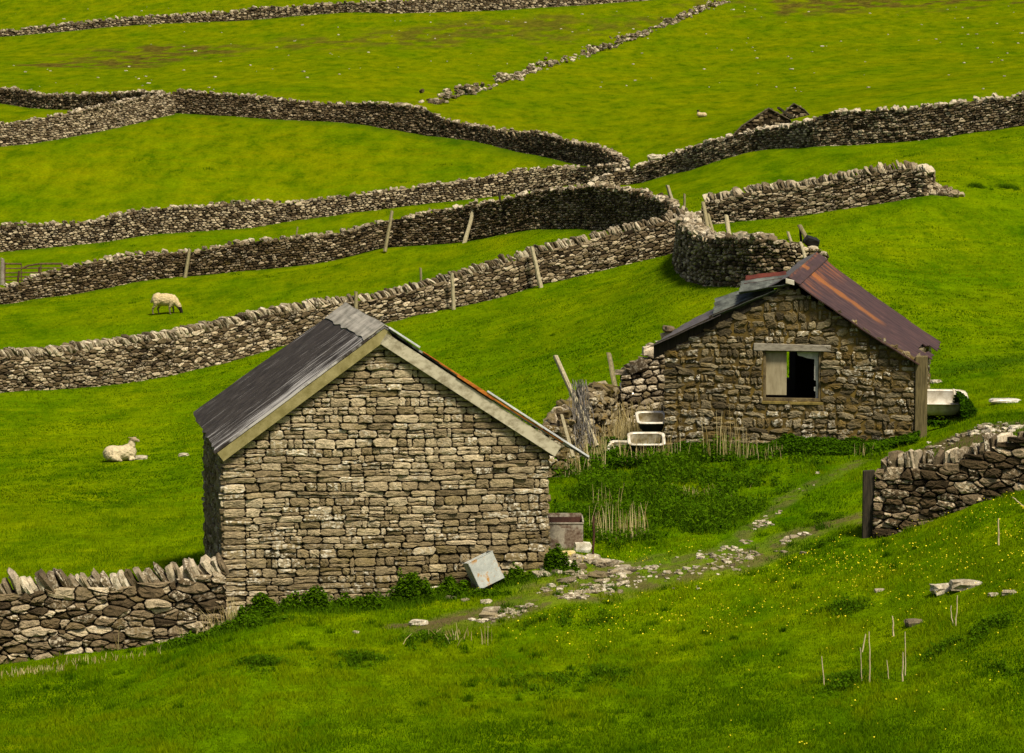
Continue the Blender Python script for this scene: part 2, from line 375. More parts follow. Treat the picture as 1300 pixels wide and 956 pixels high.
def coursed(s_lo, s_hi, t0, t1, hmin, hmax, wmin, wmax, holes=(), K=14, big=0, quoin=True, split=.28, pmin=3.5):
    """rows of roughly squared stones; s_lo/s_hi are functions of t"""
    out = []
    t = t0
    while t < t1:
        h = random.uniform(hmin, hmax); tm = t+h/2
        a, b = s_lo(tm), s_hi(tm)
        spans = [(a, b)]
        for (ha, hb, hc, hd) in holes:
            if t+h > hc+.02 and t < hd-.02:
                ns = []
                for (x, y) in spans:
                    if y <= ha or x >= hb: ns.append((x, y))
                    else:
                        if ha-x > .05: ns.append((x, ha))
                        if y-hb > .05: ns.append((hb, y))
                spans = ns
        for (x, y) in spans:
            p = x
            while y-p > .02:
                w = random.uniform(wmin, wmax)*(1 if random.random() > .22 else random.uniform(.35, .6))*(1.25 if h < (hmin+hmax)/2 else .9)
                if p == x and quoin: w = max(w, wmax*.8)
                if y-p-w < wmin*.5: w = y-p
                if h > hmin*1.35 and random.random() < split and w > .12:
                    c = random.uniform(.38, .62); out.append((p+w/2, t+h*c/2, w/2, h*c/2)); out.append((p+w/2, t+h*(c+(1-c)/2), w/2, h*(1-c)/2))
                else: out.append((p+w/2, tm, w/2, h/2))
                p += w
        t += h
    o = np.array(out); N = len(o)
    th = np.linspace(0, 2*np.pi, K, endpoint=False)
    th = np.sort(np.concatenate([th[:K-4], [0.6, np.pi-.6, np.pi+.6, -.6]]) % (2*np.pi)) if False else th
    w, h = o[:,2:3], o[:,3:4]
    pw = rng.uniform(pmin, 9, (N,1))*np.ones((N,1))
    # sample the outline by corner-weighted angles so corners are kept
    al = th[None]+0*w; ct = np.cos(al); stt = np.sin(al)
    r = (np.abs(ct)**pw+np.abs(stt)**pw)**(-1/pw)
    jit = 1+rng.normal(0, .045, r.shape)
    return o[:,0], o[:,1], r*ct*w*jit, r*stt*h*jit

def voronoi_cells(Ls, Hs, w, h, K=10, jitter=.33, wvar=.18, Lo=None):
    """random rubble cells for a face Ls long, Hs high (fn of s)"""
    pts = []; t = 0; row = 0; Hm = float(np.max(Hs(np.linspace(0, Ls, 200))))
    while t < Hm+h:
        hh = h*random.uniform(.75, 1.3); s = random.uniform(-w, 0)
        while s < Ls+w:
            ww = w*random.uniform(.55, 1.5); pts.append((s+ww/2, t+hh/2)); s += ww
        t += hh
    p = np.array(pts)
    p[:,0] += rng.normal(0, jitter*w*.35, len(p)); p[:,1] += rng.normal(0, jitter*h*.6, len(p))
    Hs_ = Hs(np.clip(p[:,0], 0, Ls))
    if Lo is None: Lo = lambda q_: 0*q_
    keep = (p[:,1] < Hs_-h*.15) & (p[:,1] > Lo(p[:,0])-h*.6) & (p[:,0] > 0) & (p[:,0] < Ls)
    p = p[keep]; p = p[np.argsort(p[:,0])]; Hs_ = Hs(p[:,0])
    q = p/np.array([w, h]); N = len(q); wt = rng.normal(0, wvar, N)
    th = np.linspace(0, 2*np.pi, K, endpoint=False)+.2; ct, sn = np.cos(th), np.sin(th)
    r = np.full((N, K), 1.6)
    nrow = int(Hm/h)+2; M = int(nrow*3.2)
    for off in range(1, M):
        if off >= N: break
        d = q[off:]-q[:-off]; d2 = (d**2).sum(1); near = d2 < 14
        for sgn in (1, -1):
            dd = d*sgn; dot = dd[:,0:1]*ct+dd[:,1:2]*sn
            wd = (wt[:-off]-wt[off:])*sgn
            rr = ((d2+wd*.6)/2)[:,None]/np.maximum(dot, 1e-4); rr = np.where((dot > 1e-3) & near[:,None], rr, 9)
            if sgn == 1: r[:-off] = np.minimum(r[:-off], rr)
            else: r[off:] = np.minimum(r[off:], rr)
    r = np.maximum(r, .12)
    r = r*(1+rng.normal(0, .05, r.shape)); ds, dt = r*ct*w, r*sn*h
    f = np.minimum(1, np.where(dt > 0, (Hs_[:,None]+.03-p[:,1:2])/np.maximum(dt, 1e-6), (p[:,1:2]-Lo(p[:,0])[:,None]+.2)/np.maximum(-dt, 1e-6))); f = np.clip(f, .1, 1)
    ds, dt = ds, dt*f
    ds = np.where(ds > 0, np.minimum(ds, Ls-p[:,0:1]+.03), np.maximum(ds, -p[:,0:1]-.03))
    return p[:,0], p[:,1], ds, dt

def field_wall(spec, name, label, w, h, mat, base_hw=.33, top_hw=.21, K=8, lod=1, cope='slab', both=False, cap0=False, cap1=False, jitter=.33, wvar=.18,
               data=(.5,.25,.12,.3,.06), cope_scale=1.0, cope_lean=.35, group='dry stone walls dividing the fields', level=False, wob=.05, step=.25, cope_h=None, cope_data=(.6,.22,.1,.5,.12), gap=.012, cope_mat=None):
    sp = np.array(spec, float)
    if sp[0,0] < -20: e = sp[0]+(sp[0]-sp[1])/max(1, abs(sp[0,0]-sp[1,0]))*260*np.array([1,1,.5,1]); e[3] = e[1]-(sp[0,1]-sp[0,3]); sp = np.vstack([e, sp])
    if sp[-1,0] > 1350: e = sp[-1]+(sp[-1]-sp[-2])/max(1, abs(sp[-1,0]-sp[-2,0]))*260*np.array([1,1,.5,1]); e[3] = e[1]-(sp[-1,1]-sp[-1,3]); sp = np.vstack([sp, e])
    X = (sp[:,0]-650)/F*sp[:,2]; Y = sp[:,2]; H = (sp[:,1]-sp[:,3])*Y/F
    ch = cope_h if cope_h is not None else (.24 if cope == 'slab' else .12)
    H = np.maximum(H-ch*.8, .15)
    c = np.stack([X, Y], 1)
    L = np.concatenate([[0], np.cumsum(np.hypot(*np.diff(c, axis=0).T))])
    n = max(3, int(L[-1]/step)); l = np.linspace(0, L[-1], n)
    def sm(v):
        y = np.interp(l, L, v); k = max(1, int(.9/step)); 
        yp = np.concatenate([np.full(k, y[0]), y, np.full(k, y[-1])]); return np.convolve(yp, np.ones(2*k+1)/(2*k+1), 'valid')
    cx, cy, ch_ = sm(X), sm(Y), sm(H)
    cx[0], cy[0], cx[-1], cy[-1] = X[0], Y[0], X[-1], Y[-1]
    ch_ = ch_+(fbm(l/2.2, l*0+3, int(abs(X[0]*10)) % 97)-.5)*2*wob
    tx, ty = np.gradient(cx), np.gradient(cy); q = np.hypot(tx, ty); tx /= q; ty /= q
    nx, ny = ty, -tx       # towards the camera side for a left-to-right line
    gz = T(cx, cy, False)
    gz = np.minimum(T(cx+nx*base_hw, cy+ny*base_hw), gz)*.5+gz*.5
    lac = np.concatenate([[0], np.cumsum(np.hypot(np.diff(cx), np.diff(cy)))])
    soup = Soup(); Ltot = lac[-1]; bl = .12
    def make_side(sgn, k0, k1):
        px, py = list(cx+sgn*nx*base_hw), list(cy+sgn*ny*base_hw)
        fx, fy, hh, zz = np.array(px), np.array(py), ch_, gz
        nnx, nny = sgn*nx, sgn*ny
        if k0:
            e = [cx[0]-sgn*nx[0]*base_hw, cy[0]-sgn*ny[0]*base_hw]
            fx = np.concatenate([[e[0], e[0]*.5+fx[0]*.5], fx]); fy = np.concatenate([[e[1], e[1]*.5+fy[0]*.5], fy]); hh = np.concatenate([[hh[0]]*2, hh]); zz = np.concatenate([[zz[0]]*2, zz])
            nnx = np.concatenate([[-tx[0]]*2, nnx]); nny = np.concatenate([[-ty[0]]*2, nny])
        if k1:
            e = [cx[-1]-sgn*nx[-1]*base_hw, cy[-1]-sgn*ny[-1]*base_hw]
            fx = np.concatenate([fx, [e[0]*.5+fx[-1]*.5, e[0]]]); fy = np.concatenate([fy, [e[1]*.5+fy[-1]*.5, e[1]]]); hh = np.concatenate([hh, [hh[-1]]*2]); zz = np.concatenate([zz, [zz[-1]]*2])
            nnx = np.concatenate([nnx, [tx[-1]]*2]); nny = np.concatenate([nny, [ty[-1]]*2])
        a = np.concatenate([[0], np.cumsum(np.hypot(np.diff(fx), np.diff(fy)))])
        z0 = float(zz.min())
        def mp(s, t, nv):
            s2 = s+0*t; o = nv-(base_hw-top_hw)*np.clip((t-(np.interp(s2, a, zz)-z0 if level else 0))/1.2, 0, 1.2)
            x = np.interp(s2, a, fx)+np.interp(s2, a, nnx)*o; y = np.interp(s2, a, fy)+np.interp(s2, a, nny)*o
            return np.stack([x, y, (z0-bl if level else np.interp(s2, a, zz)-bl)+t], -1)
        if level: s, t, ds, dt = voronoi_cells(a[-1], lambda ss: np.interp(ss, a, hh+zz-z0)+bl, w, h, K, jitter, wvar, Lo=lambda ss: np.interp(ss, a, zz-z0))
        else: s, t, ds, dt = voronoi_cells(a[-1], lambda ss: np.interp(ss, a, hh)+bl, w, h, K, jitter, wvar)
        D = stone_data(len(s), *data)
        # slow tonal drift along the wall
        D[:,0] = np.clip(D[:,0]+(fbm(s/2.5, t, 5)-.5)*.35, 0, 1)
        if sgn < 0: ds = -ds
        emit_stones(soup, mp if sgn > 0 else (lambda S_, T_, N_: mp(S_, T_, N_)), s, t, ds, dt, D, gap=gap, bev=min(w, h)*.24, prot=min(w, h)*.55, deep=.10, lod=lod)
    make_side(1, cap0, cap1)
    if both: make_side(-1, cap0 and False, False)
    o = soup.build(name, mat)
    tag(o, label, 'stone wall', group)
    # packed core of earth and small stones
    cs = Soup(); ins = .08
    ccx, ccy = cx.copy(), cy.copy()
    if cap0: ccx[0] += tx[0]*.12; ccy[0] += ty[0]*.12
    if cap1: ccx[-1] -= tx[-1]*.12; ccy[-1] -= ty[-1]*.12
    prof = [(base_hw-ins, -.3), (top_hw-ins, 1.0), (-(top_hw-ins), 1.0), (-(base_hw-ins), -.3)]
    V = np.concatenate([np.stack([ccx+nx*a, ccy+ny*a, gz+(ch_-.03 if b > 0 else -.3)], -1) for a, b in prof])
    m = len(cx); i = np.arange(m-1)
    Fq = np.concatenate([np.stack([k*m+i, k*m+i+1, ((k+1) % 4)*m+i+1, ((k+1) % 4)*m+i], 1) for k in range(4)]+[np.array([[0, m, 2*m, 3*m]]), np.array([[m-1, 2*m-1, 3*m-1, 4*m-1][::-1]])])
    mesh_obj('wall_core', V, Fq, M_core, o)
    # coping
    cps = Soup()
    if cope == 'slab':
        N = int(Ltot/(.088*cope_scale)); s = np.cumsum(rng.uniform(.6, 1.4, N)); s = s/s[-1]*(Ltot-.1)+.05
        hh = rng.uniform(.11, .17, N)*cope_scale; th = rng.uniform(.03, .055, N)*cope_scale; dp = rng.uniform(.18, .27, N)
        x, y = np.interp(s, lac, cx), np.interp(s, lac, cy); az = np.arctan2(np.interp(s, lac, ty), np.interp(s, lac, tx))
        z = np.interp(s, lac, gz)+np.interp(s, lac, ch_)+hh*.5
        lean = rng.normal(-cope_lean, .15, N); hh = hh*rng.uniform(.75, 1.15, N)
        keep = rng.random(N) > .04
        rocks(cps, np.stack([x, y, z], 1)[keep], np.stack([th, dp, hh], 1)[keep], rng.normal(0, .1, N)[keep], lean[keep], (az+rng.normal(0, .12, N))[keep], stone_data(N, *cope_data)[keep], .14, RT3)
    else:
        N = int(Ltot/(.17*cope_scale)*1.5); s = rng.uniform(.05, Ltot-.05, N); off = rng.uniform(-1, 1, N)*top_hw*.9
        x, y = np.interp(s, lac, cx), np.interp(s, lac, cy); x = x+np.interp(s, lac, nx)*off; y = y+np.interp(s, lac, ny)*off
        z = np.interp(s, lac, gz)+np.interp(s, lac, ch_)+rng.uniform(-.03, .10, N)*cope_scale
        S = np.stack([rng.uniform(.05, .16, N), rng.uniform(.05, .14, N), rng.uniform(.03, .09, N)], 1)*cope_scale
        rocks(cps, np.stack([x, y, z], 1), S, rng.normal(0, .3, N), rng.normal(0, .3, N), rng.uniform(0, 3, N), stone_data(N, *cope_data), .2, RT3)
    cps.build('coping', cope_mat or M_cope, o)
    return o

# ------------------------------------------------------------------ terrain
def polydist(x, y, pts):
    """distance to a polyline and position along it (0..1)"""
    best = np.full(x.shape, 1e9); pos = np.zeros(x.shape); m = len(pts)-1
    for k in range(m):
        ax, ay = pts[k][:2]; bx, by = pts[k+1][:2]; dx, dy = bx-ax, by-ay
        t = np.clip(((x-ax)*dx+(y-ay)*dy)/(dx*dx+dy*dy+1e-9), 0, 1)
        d = np.hypot(x-ax-t*dx, y-ay-t*dy); c = d < best
        best = np.where(c, d, best); pos = np.where(c, (k+t)/m, pos)
    return best, pos
def hits(l): return [hit(*p) for p in l]
track1 = hits([(560,795),(640,775),(720,755),(800,742),(880,728),(930,716),(985,692),(1030,672),(1080,660)])
track2 = hits([(880,722),(925,695),(955,672),(985,645),(1020,622),(1060,603),(1095,585)])
track3 = hits([(690,735),(760,722),(840,715),(900,708)])
yard = hits([(1195,565),(1225,555),(1255,552)])
bare1 = hits([(500,795),(545,792),(590,785)])
heath1 = hits([(130,82),(180,73),(230,62)]); heath2 = hits([(240,72),(270,65)])
heath3 = hits([(1060,0),(1120,4),(1180,2)]); heath4 = hits([(480,55),(700,30)])
hill_weed = hits([(1225,470),(1262,462),(1300,455)])
nettle_area = [(735,600),(760,585),(850,583),(1000,580),(1100,575),(1060,590),(1010,618),(960,650),(900,672),(850,690),(760,700),(735,690),(715,640)]
def build_ground():
    us = np.concatenate([-np.array([3,2,1.4,1,.7,.5,.38,.30,.27]), np.linspace(-.245, .245, 520), np.array([.27,.30,.38,.5,.7,1,1.4,2,3])])
    ys = np.concatenate([np.linspace(-60, 22, 24), np.exp(np.linspace(math.log(24), math.log(130), 620)), np.exp(np.linspace(math.log(131), math.log(610), 330)), np.array([640,700,800,950,1200,1600,2200,3000])])
    U, Y = np.meshgrid(us, ys); X = U*np.maximum(Y, 25)
    Z = T(X, Y)
    x, y = X.ravel(), Y.ravel()
    m1 = np.zeros(x.shape); m2 = np.zeros(x.shape); m3 = np.zeros(x.shape)
    nz = fbm(x/.8, y/.8, 21); nz2 = fbm(x/.25, y/.25, 22, 2)
    def band(pts, wd, k=1.0, far=1.0):
        d, _ = polydist(x, y, pts)
        return np.clip((wd*(.55+.9*nz)-d)/(wd*.5), 0, 1)*k
    m1 = np.maximum(m1, band(track1, .65, .75)*(.35+.65*(nz2 > .45)))
    m1 = np.maximum(m1, band(track2, .28, .55)*(.3+.7*(nz2 > .5)))
    m1 = np.maximum(m1, band(track3, .7, .55)*(.3+.7*(nz2 > .5)))
    m1 = np.maximum(m1, band(yard, 1.1, .9)); m1 = np.maximum(m1, band(bare1, .22, .9))
    nzf = fbm(x/4, y/7, 33)
    for pts, wd, k in ((heath1, 9, 1), (heath2, 5, .9), (heath3, 16, 1), (heath4, 12, .75)):
        d, _ = polydist(x, y, pts); m2 = np.maximum(m2, np.clip((wd*(.3+1.6*nzf)-d)/(wd*.6), 0, 1)*k*np.clip((fbm(x/1.3, y/3.0, 77, 3)-.40)*7, 0, 1))
    # lusher, darker grass along the foot of the walls and on the nettle bank
    for w, wd in ((WB,.8),(WC,1.4),(WD,1.2),(WF,2.0),(WI,.9),(WJ,.9),(WK,1.6),(WE,1.2),(WG,1.5),(WH,2)):
        pts = [((a-650)/F*c, c) for a, b, c, e in w]; d, _ = polydist(x, y, pts); m3 = np.maximum(m3, np.clip(1-d/(wd*(.7+.8*nz)), 0, 1)*.85)
    d, _ = polydist(x, y, hill_weed); m3 = np.maximum(m3, np.clip(1-d/(1.6*(.4+nz)), 0, 1))
    D = np.stack([m1, m2, m3], 1)
    nr, ncol = X.shape
    i = np.arange(nr*ncol).reshape(nr, ncol)
    Fq = np.stack([i[:-1,:-1], i[:-1,1:], i[1:,1:], i[1:,:-1]], -1).reshape(-1, 4)
    V = np.stack([x, y, Z.ravel()], 1)
    m, nt, b = new_mat('pasture'); v = geo(nt); a = attr(nt)
    big = noise(nt, v, .11, 4, .6); med = noise(nt, geo(nt, (.35, 1, 1)), 1.3, 7, .68); fine = noise(nt, v, 7, 6, .75)
    c = ramp(nt, med, [(.30, (.050,.108,.0004)), (.50, (.090,.160,.0004)), (.72, (.138,.190,.0006))])
    c = mix(nt, ramp(nt, big, [(.38, 0), (.62, .55)]), c, (.115,.162,.0006))
    sepg = nd(nt, 'ShaderNodeSeparateXYZ'); nt.links.new(v, sepg.inputs[0])   # the higher, drier turf is yellower
    upl = mth(nt, 'MULTIPLY', ramp(nt, mth(nt, 'DIVIDE', sepg.outputs['Y'], 300.0), [(.25, 0), (.60, 1)]), ramp(nt, med, [(.35, .35), (.6, .9)]))
    c = mix(nt, upl, c, (.100,.122,.0006))
    mot = noise(nt, geo(nt, (1, .28, 1)), .9, 6, .75); mot2 = noise(nt, geo(nt, (1, .3, 1)), .22, 4, .6)
    c = mix(nt, 1.0, c, ramp(nt, mot, [(.34, (.50,.66,.5)), (.5, (1,1,1)), (.66, (1.32,1.24,1))]), 'MULTIPLY')
    c = mix(nt, 1.0, c, ramp(nt, mot2, [(.35, (.78,.92,.8)), (.62, (1.15,1.06,1))]), 'MULTIPLY')
    c = mix(nt, 1.0, c, ramp(nt, fine, [(.30, .60), (.5, 1.0), (.70, 1.35)]), 'MULTIPLY')
    c = mix(nt, mth(nt, 'MULTIPLY', a[2], .85), c, (.028,.070,.0025))
    heath = mix(nt, ramp(nt, noise(nt, v, 1.3, 6, .8), [(.40, 0), (.60, 1)]), (.030,.028,.004), (.115,.095,.012))
    c = mix(nt, a[1], c, heath)
    dirt = mix(nt, noise(nt, v, 14, 6, .75), (.030,.020,.007), (.17,.125,.065))
    c = mix(nt, a[0], c, dirt)
    nt.links.new(c, b.inputs['Base Color']); b.inputs['Specular IOR Level'].default_value = 0; b.inputs['Roughness'].default_value = 1
    bump(nt, b, mix(nt, .45, med, fine), .9, .12)
    o = mesh_obj('ground', V, Fq, m, data=D, smooth=True, origin=(0, 0, 0), kind='structure')
    o['label'] = 'green sheep pasture rising over the hillside'
build_ground()

# ------------------------------------------------------------------ field walls
near = (.40,.25,.14,.38,.05); G2 = 'dry stone walls dividing the fields'
wallA = field_wall(WA, 'dry_stone_wall', 'low tumbledown wall in the lower left corner butting against the gabled barn', .22, .095, M_wall, K=15, lod=2, jitter=.62, wvar=.7, cap1=True, both=True, data=near, cope_scale=1.3, cope_lean=.55, wob=.03, step=.15, gap=.010, level=True)
wallL = field_wall(WL, 'dry_stone_wall', 'rough wall at the right edge that starts beside the dark timber gatepost', .22, .095, M_walld, K=15, lod=2, jitter=.6, wvar=.6, cap0=True, both=True, data=(.42,.28,.05,.35,.09), cope_scale=1.2, cope_lean=.12, wob=.03, step=.15, gap=.010, level=True)
wallB = field_wall(WB, 'dry_stone_wall', 'long wall with slanting cope stones running behind the gabled barn below the grazing sheep', .20, .085, M_wall, K=10, jitter=.55, wvar=.55, lod=2, data=(.50,.27,.08,.40,.09), cope_scale=1.35, cope_lean=.62, gap=.012, cope_data=(.58,.25,.08,.6,.14))
wallC = field_wall(WC, 'dry_stone_wall', 'dark bulky wall above the grazing sheep that swells towards the wall junction', .21, .10, M_walld, K=8, lod=2, data=(.42,.25,.15,.30,.05), cope='rough', cope_scale=1.1, gap=.012)
wallD = field_wall(WD, 'dry_stone_wall', 'grey pale-speckled wall along the lower edge of the enclosed middle field', .22, .11, M_wallf, K=7, lod=1, data=(.52,.28,.05,.45,.14), cope='rough', cope_scale=1.0, gap=.012)
wallE = field_wall(WE, 'dry_stone_wall', 'light wall slanting up from the left edge to the top corner of the enclosed field', .24, .12, M_wallf, K=7, lod=1, data=(.60,.22,.05,.40,.10), cope='rough', cope_scale=1.0, gap=.012)
wallF = field_wall(WF, 'dry_stone_wall', 'dark brown wall along the upper edge of the enclosed middle field', .24, .12, M_walld, K=7, lod=1, data=(.45,.22,.10,.25,.03), cope='rough', cope_scale=1.1, gap=.012, cope_data=(.6,.2,.05,.5,.1))
wallG = field_wall(WG, 'dry_stone_wall', 'short dark wall on the left just beyond the slanting light one', .30, .16, M_walld, K=7, lod=1, data=(.42,.22,.10,.25,.03), cope='rough', cope_scale=1.2, gap=.012)
wallH = field_wall(WH, 'dry_stone_wall', 'highest and farthest wall crossing the hillside along the top of the view', .40, .20, M_wallf, K=6, lod=1, data=(.48,.25,.06,.4,.08), cope='rough', cope_scale=1.7, gap=.01, wob=.08, step=.6)
wallI = field_wall(WI, 'dry_stone_wall', 'tall wall with white-topped coping climbing to the right edge past the ruined gables', .23, .105, M_wall, K=8, lod=1, data=(.42,.26,.08,.40,.08), cope='rough', cope_scale=1.2, gap=.012, cope_data=(.85,.18,.0,.95,.4))
wallJ = field_wall(WJ, 'dry_stone_wall', 'free-standing length of wall with broken right end in the field above the smaller building', .20, .085, M_wall, K=10, jitter=.55, wvar=.55, lod=2, cap0=True, cap1=True, both=True, data=(.48,.27,.05,.40,.10), cope_scale=1.4, cope_lean=.55, gap=.012)
wallK = field_wall(WK, 'dry_stone_wall', 'curved bulging wall stretch directly behind the rusty-roofed building', .22, .11, M_wallf, K=9, lod=2, cap0=False, cap1=True, both=True, data=(.48,.25,.12,.35,.09), cope='rough', cope_scale=1.2, gap=.012, base_hw=.42, top_hw=.3, cope_data=(.62,.22,.05,.6,.15))
wallN = field_wall(WN, 'ruined_wall', 'mossy crumbling wall stub between the two buildings under leaning posts', .30, .15, M_hut, K=10, lod=2, cap0=True, cap1=True, both=True, data=(.55,.22,.30,.35,.05), cope='rough', cope_scale=1.3, group='', wob=.12, step=.15, cope_data=(.5,.2,.35,.3,.05))
wallO = field_wall(WO, 'ruined_wall', 'pale collapsed wall rising against the left side of the rusty-roofed building', .24, .12, M_cope, K=10, lod=2, cap0=True, both=True, data=(.50,.25,.15,.5,.12), cope='rough', cope_scale=1.5, group='', wob=.10, step=.15)

# J's fallen right-hand end
def rubble_heap(name, px, py, Y, rx, ry, h, n, smin, smax, label, cat, mat=M_scree, data=(.55,.25,.1,.4,.1)):
    s = Soup(); c = atY(px, Y); a = rng.uniform(0, 2*np.pi, n); r = np.sqrt(rng.random(n))
    x = c[0]+rx*r*np.cos(a); y = c[1]+ry*r*np.sin(a); sz = rng.uniform(smin, smax, n)
    z = T(x, y)+sz*.3+h*np.clip(1-r, 0, 1)*rng.random(n)
    S = np.stack([sz*rng.uniform(.9, 1.5, n), sz*rng.uniform(.8, 1.2, n), sz*rng.uniform(.4, .8, n)], 1)
    rocks(s, np.stack([x, y, z], 1), S, rng.normal(0, .3, n), rng.normal(0, .3, n), rng.uniform(0, 6, n), stone_data(n, *data), .18, RT4)
    o = s.build(name, mat); tag(o, label, cat); return o
rubble_heap('stone_heap', 1195, 247, 104.3, .75, .4, .35, 34, .09, .17, 'tumbled stones spilled at the broken right end of the free-standing wall', 'stone heap', M_wall)
# collapsed line of stones going up the hill
def collapsed():
    s = Soup(); pts = hits([(547,132),(575,125),(616,113),(650,100),(684,87),(730,74),(768,62),(815,44),(860,26),(895,12),(922,3)])
    pts = np.array(pts); L = np.concatenate([[0], np.cumsum(np.hypot(*np.diff(pts[:,:2], axis=0).T))])
    N = 1150; q = rng.uniform(0, L[-1], N); dens = fbm(q/5, q*0, 55)
    keep = dens+rng.normal(0, .12, N) > .42; q = q[keep]; N = len(q)
    x = np.interp(q, L, pts[:,0])+rng.normal(0, .38, N); y = np.interp(q, L, pts[:,1])+rng.normal(0, .45, N)
    sz = rng.uniform(.07, .19, N); hh = rng.random(N)*np.clip(fbm(q/4, q*0+2, 56)-.35, 0, 1)*1.6
    z = T(x, y)+hh+sz*.2
    rocks(s, np.stack([x, y, z], 1), np.stack([sz*1.2, sz, sz*.65], 1), rng.normal(0, .3, N), rng.normal(0, .3, N), rng.uniform(0, 6, N), stone_data(N, .48, .25, .15, .45, .12), .18, RT3)
    o = s.build('collapsed_wall', M_cope); tag(o, 'collapsed line of pale stones climbing diagonally across the upper field', 'collapsed wall')
collapsed()

# ------------------------------------------------------------------ building helpers
class Frame:
    """vertical plane with origin o (xy), direction d (xy unit), outward normal n"""
    def __init__(s, o, d): s.o = np.array(o[:2]); s.d = np.array(d)/np.hypot(*d); s.n = np.array([s.d[1], -s.d[0]])
    def mp(s, a, t, nv):
        a = a+0*t+0*nv; t = t+0*a
        x = s.o[0]+s.d[0]*a+s.n[0]*nv; y = s.o[1]+s.d[1]*a+s.n[1]*nv
        return np.stack([x, y, t+0*x], -1)
    def pt(s, a, z, nv=0.0): return np.array([s.o[0]+s.d[0]*a+s.n[0]*nv, s.o[1]+s.d[1]*a+s.n[1]*nv, z])
    def at(s, px, py, nv=0.0):
        """plane coordinates (a, z) of the point seen at photo pixel"""
        d = P(px, py, 1.0); o = s.o+s.n*nv
        # solve d.xy*k = o + s.d*a
        M = np.array([[d[0], -s.d[0]], [d[1], -s.d[1]]]); k, a = np.linalg.solve(M, o)
        return a, d[2]*k
def warp(fr, amp=.018, seed=1):
    def f(a, t, nv):
        a2, t2 = a+0*t+0*nv, t+0*a
        return fr.mp(a, t+(fbm(a2/.9, t2/.5, seed, 2)-.5)*2*amp, nv)
    return f
def boxes_mesh(name, lst, mat, parent=None, bevel=.004, origin=None):
    """lst of (8 corner points) hexahedra: bottom ring of 4 then top ring of 4"""
    bm = bmesh.new()
    for c in lst:
        v = [bm.verts.new(Vector(p)) for p in c]
        for f in ((0,3,2,1),(4,5,6,7),(0,1,5,4),(1,2,6,5),(2,3,7,6),(3,0,4,7)): bm.faces.new([v[i] for i in f])
    bmesh.ops.recalc_face_normals(bm, faces=bm.faces)
    if bevel: bmesh.ops.bevel(bm, geom=list(bm.edges), offset=bevel, segments=1, affect='EDGES', clamp_overlap=True)
    V = np.array([v.co[:] for v in bm.verts]); bm.verts.ensure_lookup_table()
    me = bpy.data.meshes.new(name)
    org = Vector(origin) if origin is not None else Vector((V[:,0].mean(), V[:,1].mean(), V[:,2].min()))
    bmesh.ops.translate(bm, verts=bm.verts, vec=-org); bm.to_mesh(me); bm.free(); me.materials.append(mat)
    o = bpy.data.objects.new(name, me); COL.objects.link(o)
    if parent is not None:
        o.parent = parent; o.matrix_local = world_of(parent).inverted() @ Matrix.Translation(org)
    else: o.location = org
    return o
def beam(p, q, side, up, w, h):
    """bar from p to q, w along side, h along up (p,q are on its centre line)"""
    p, q = np.array(p, float), np.array(q, float); s_ = np.array(side, float); s_ /= np.linalg.norm(s_); u = np.array(up, float); u /= np.linalg.norm(u)
    a, b = s_*w/2, u*h/2
    return [p-a-b, p+a-b, q+a-b, q-a-b, p-a+b, p+a+b, q+a+b, q-a+b]
def fbox(fr, a0, a1, z0, z1, n0, n1):
    return [fr.pt(a0,z0,n0), fr.pt(a1,z0,n0), fr.pt(a1,z0,n1), fr.pt(a0,z0,n1), fr.pt(a0,z1,n0), fr.pt(a1,z1,n0), fr.pt(a1,z1,n1), fr.pt(a0,z1,n1)]
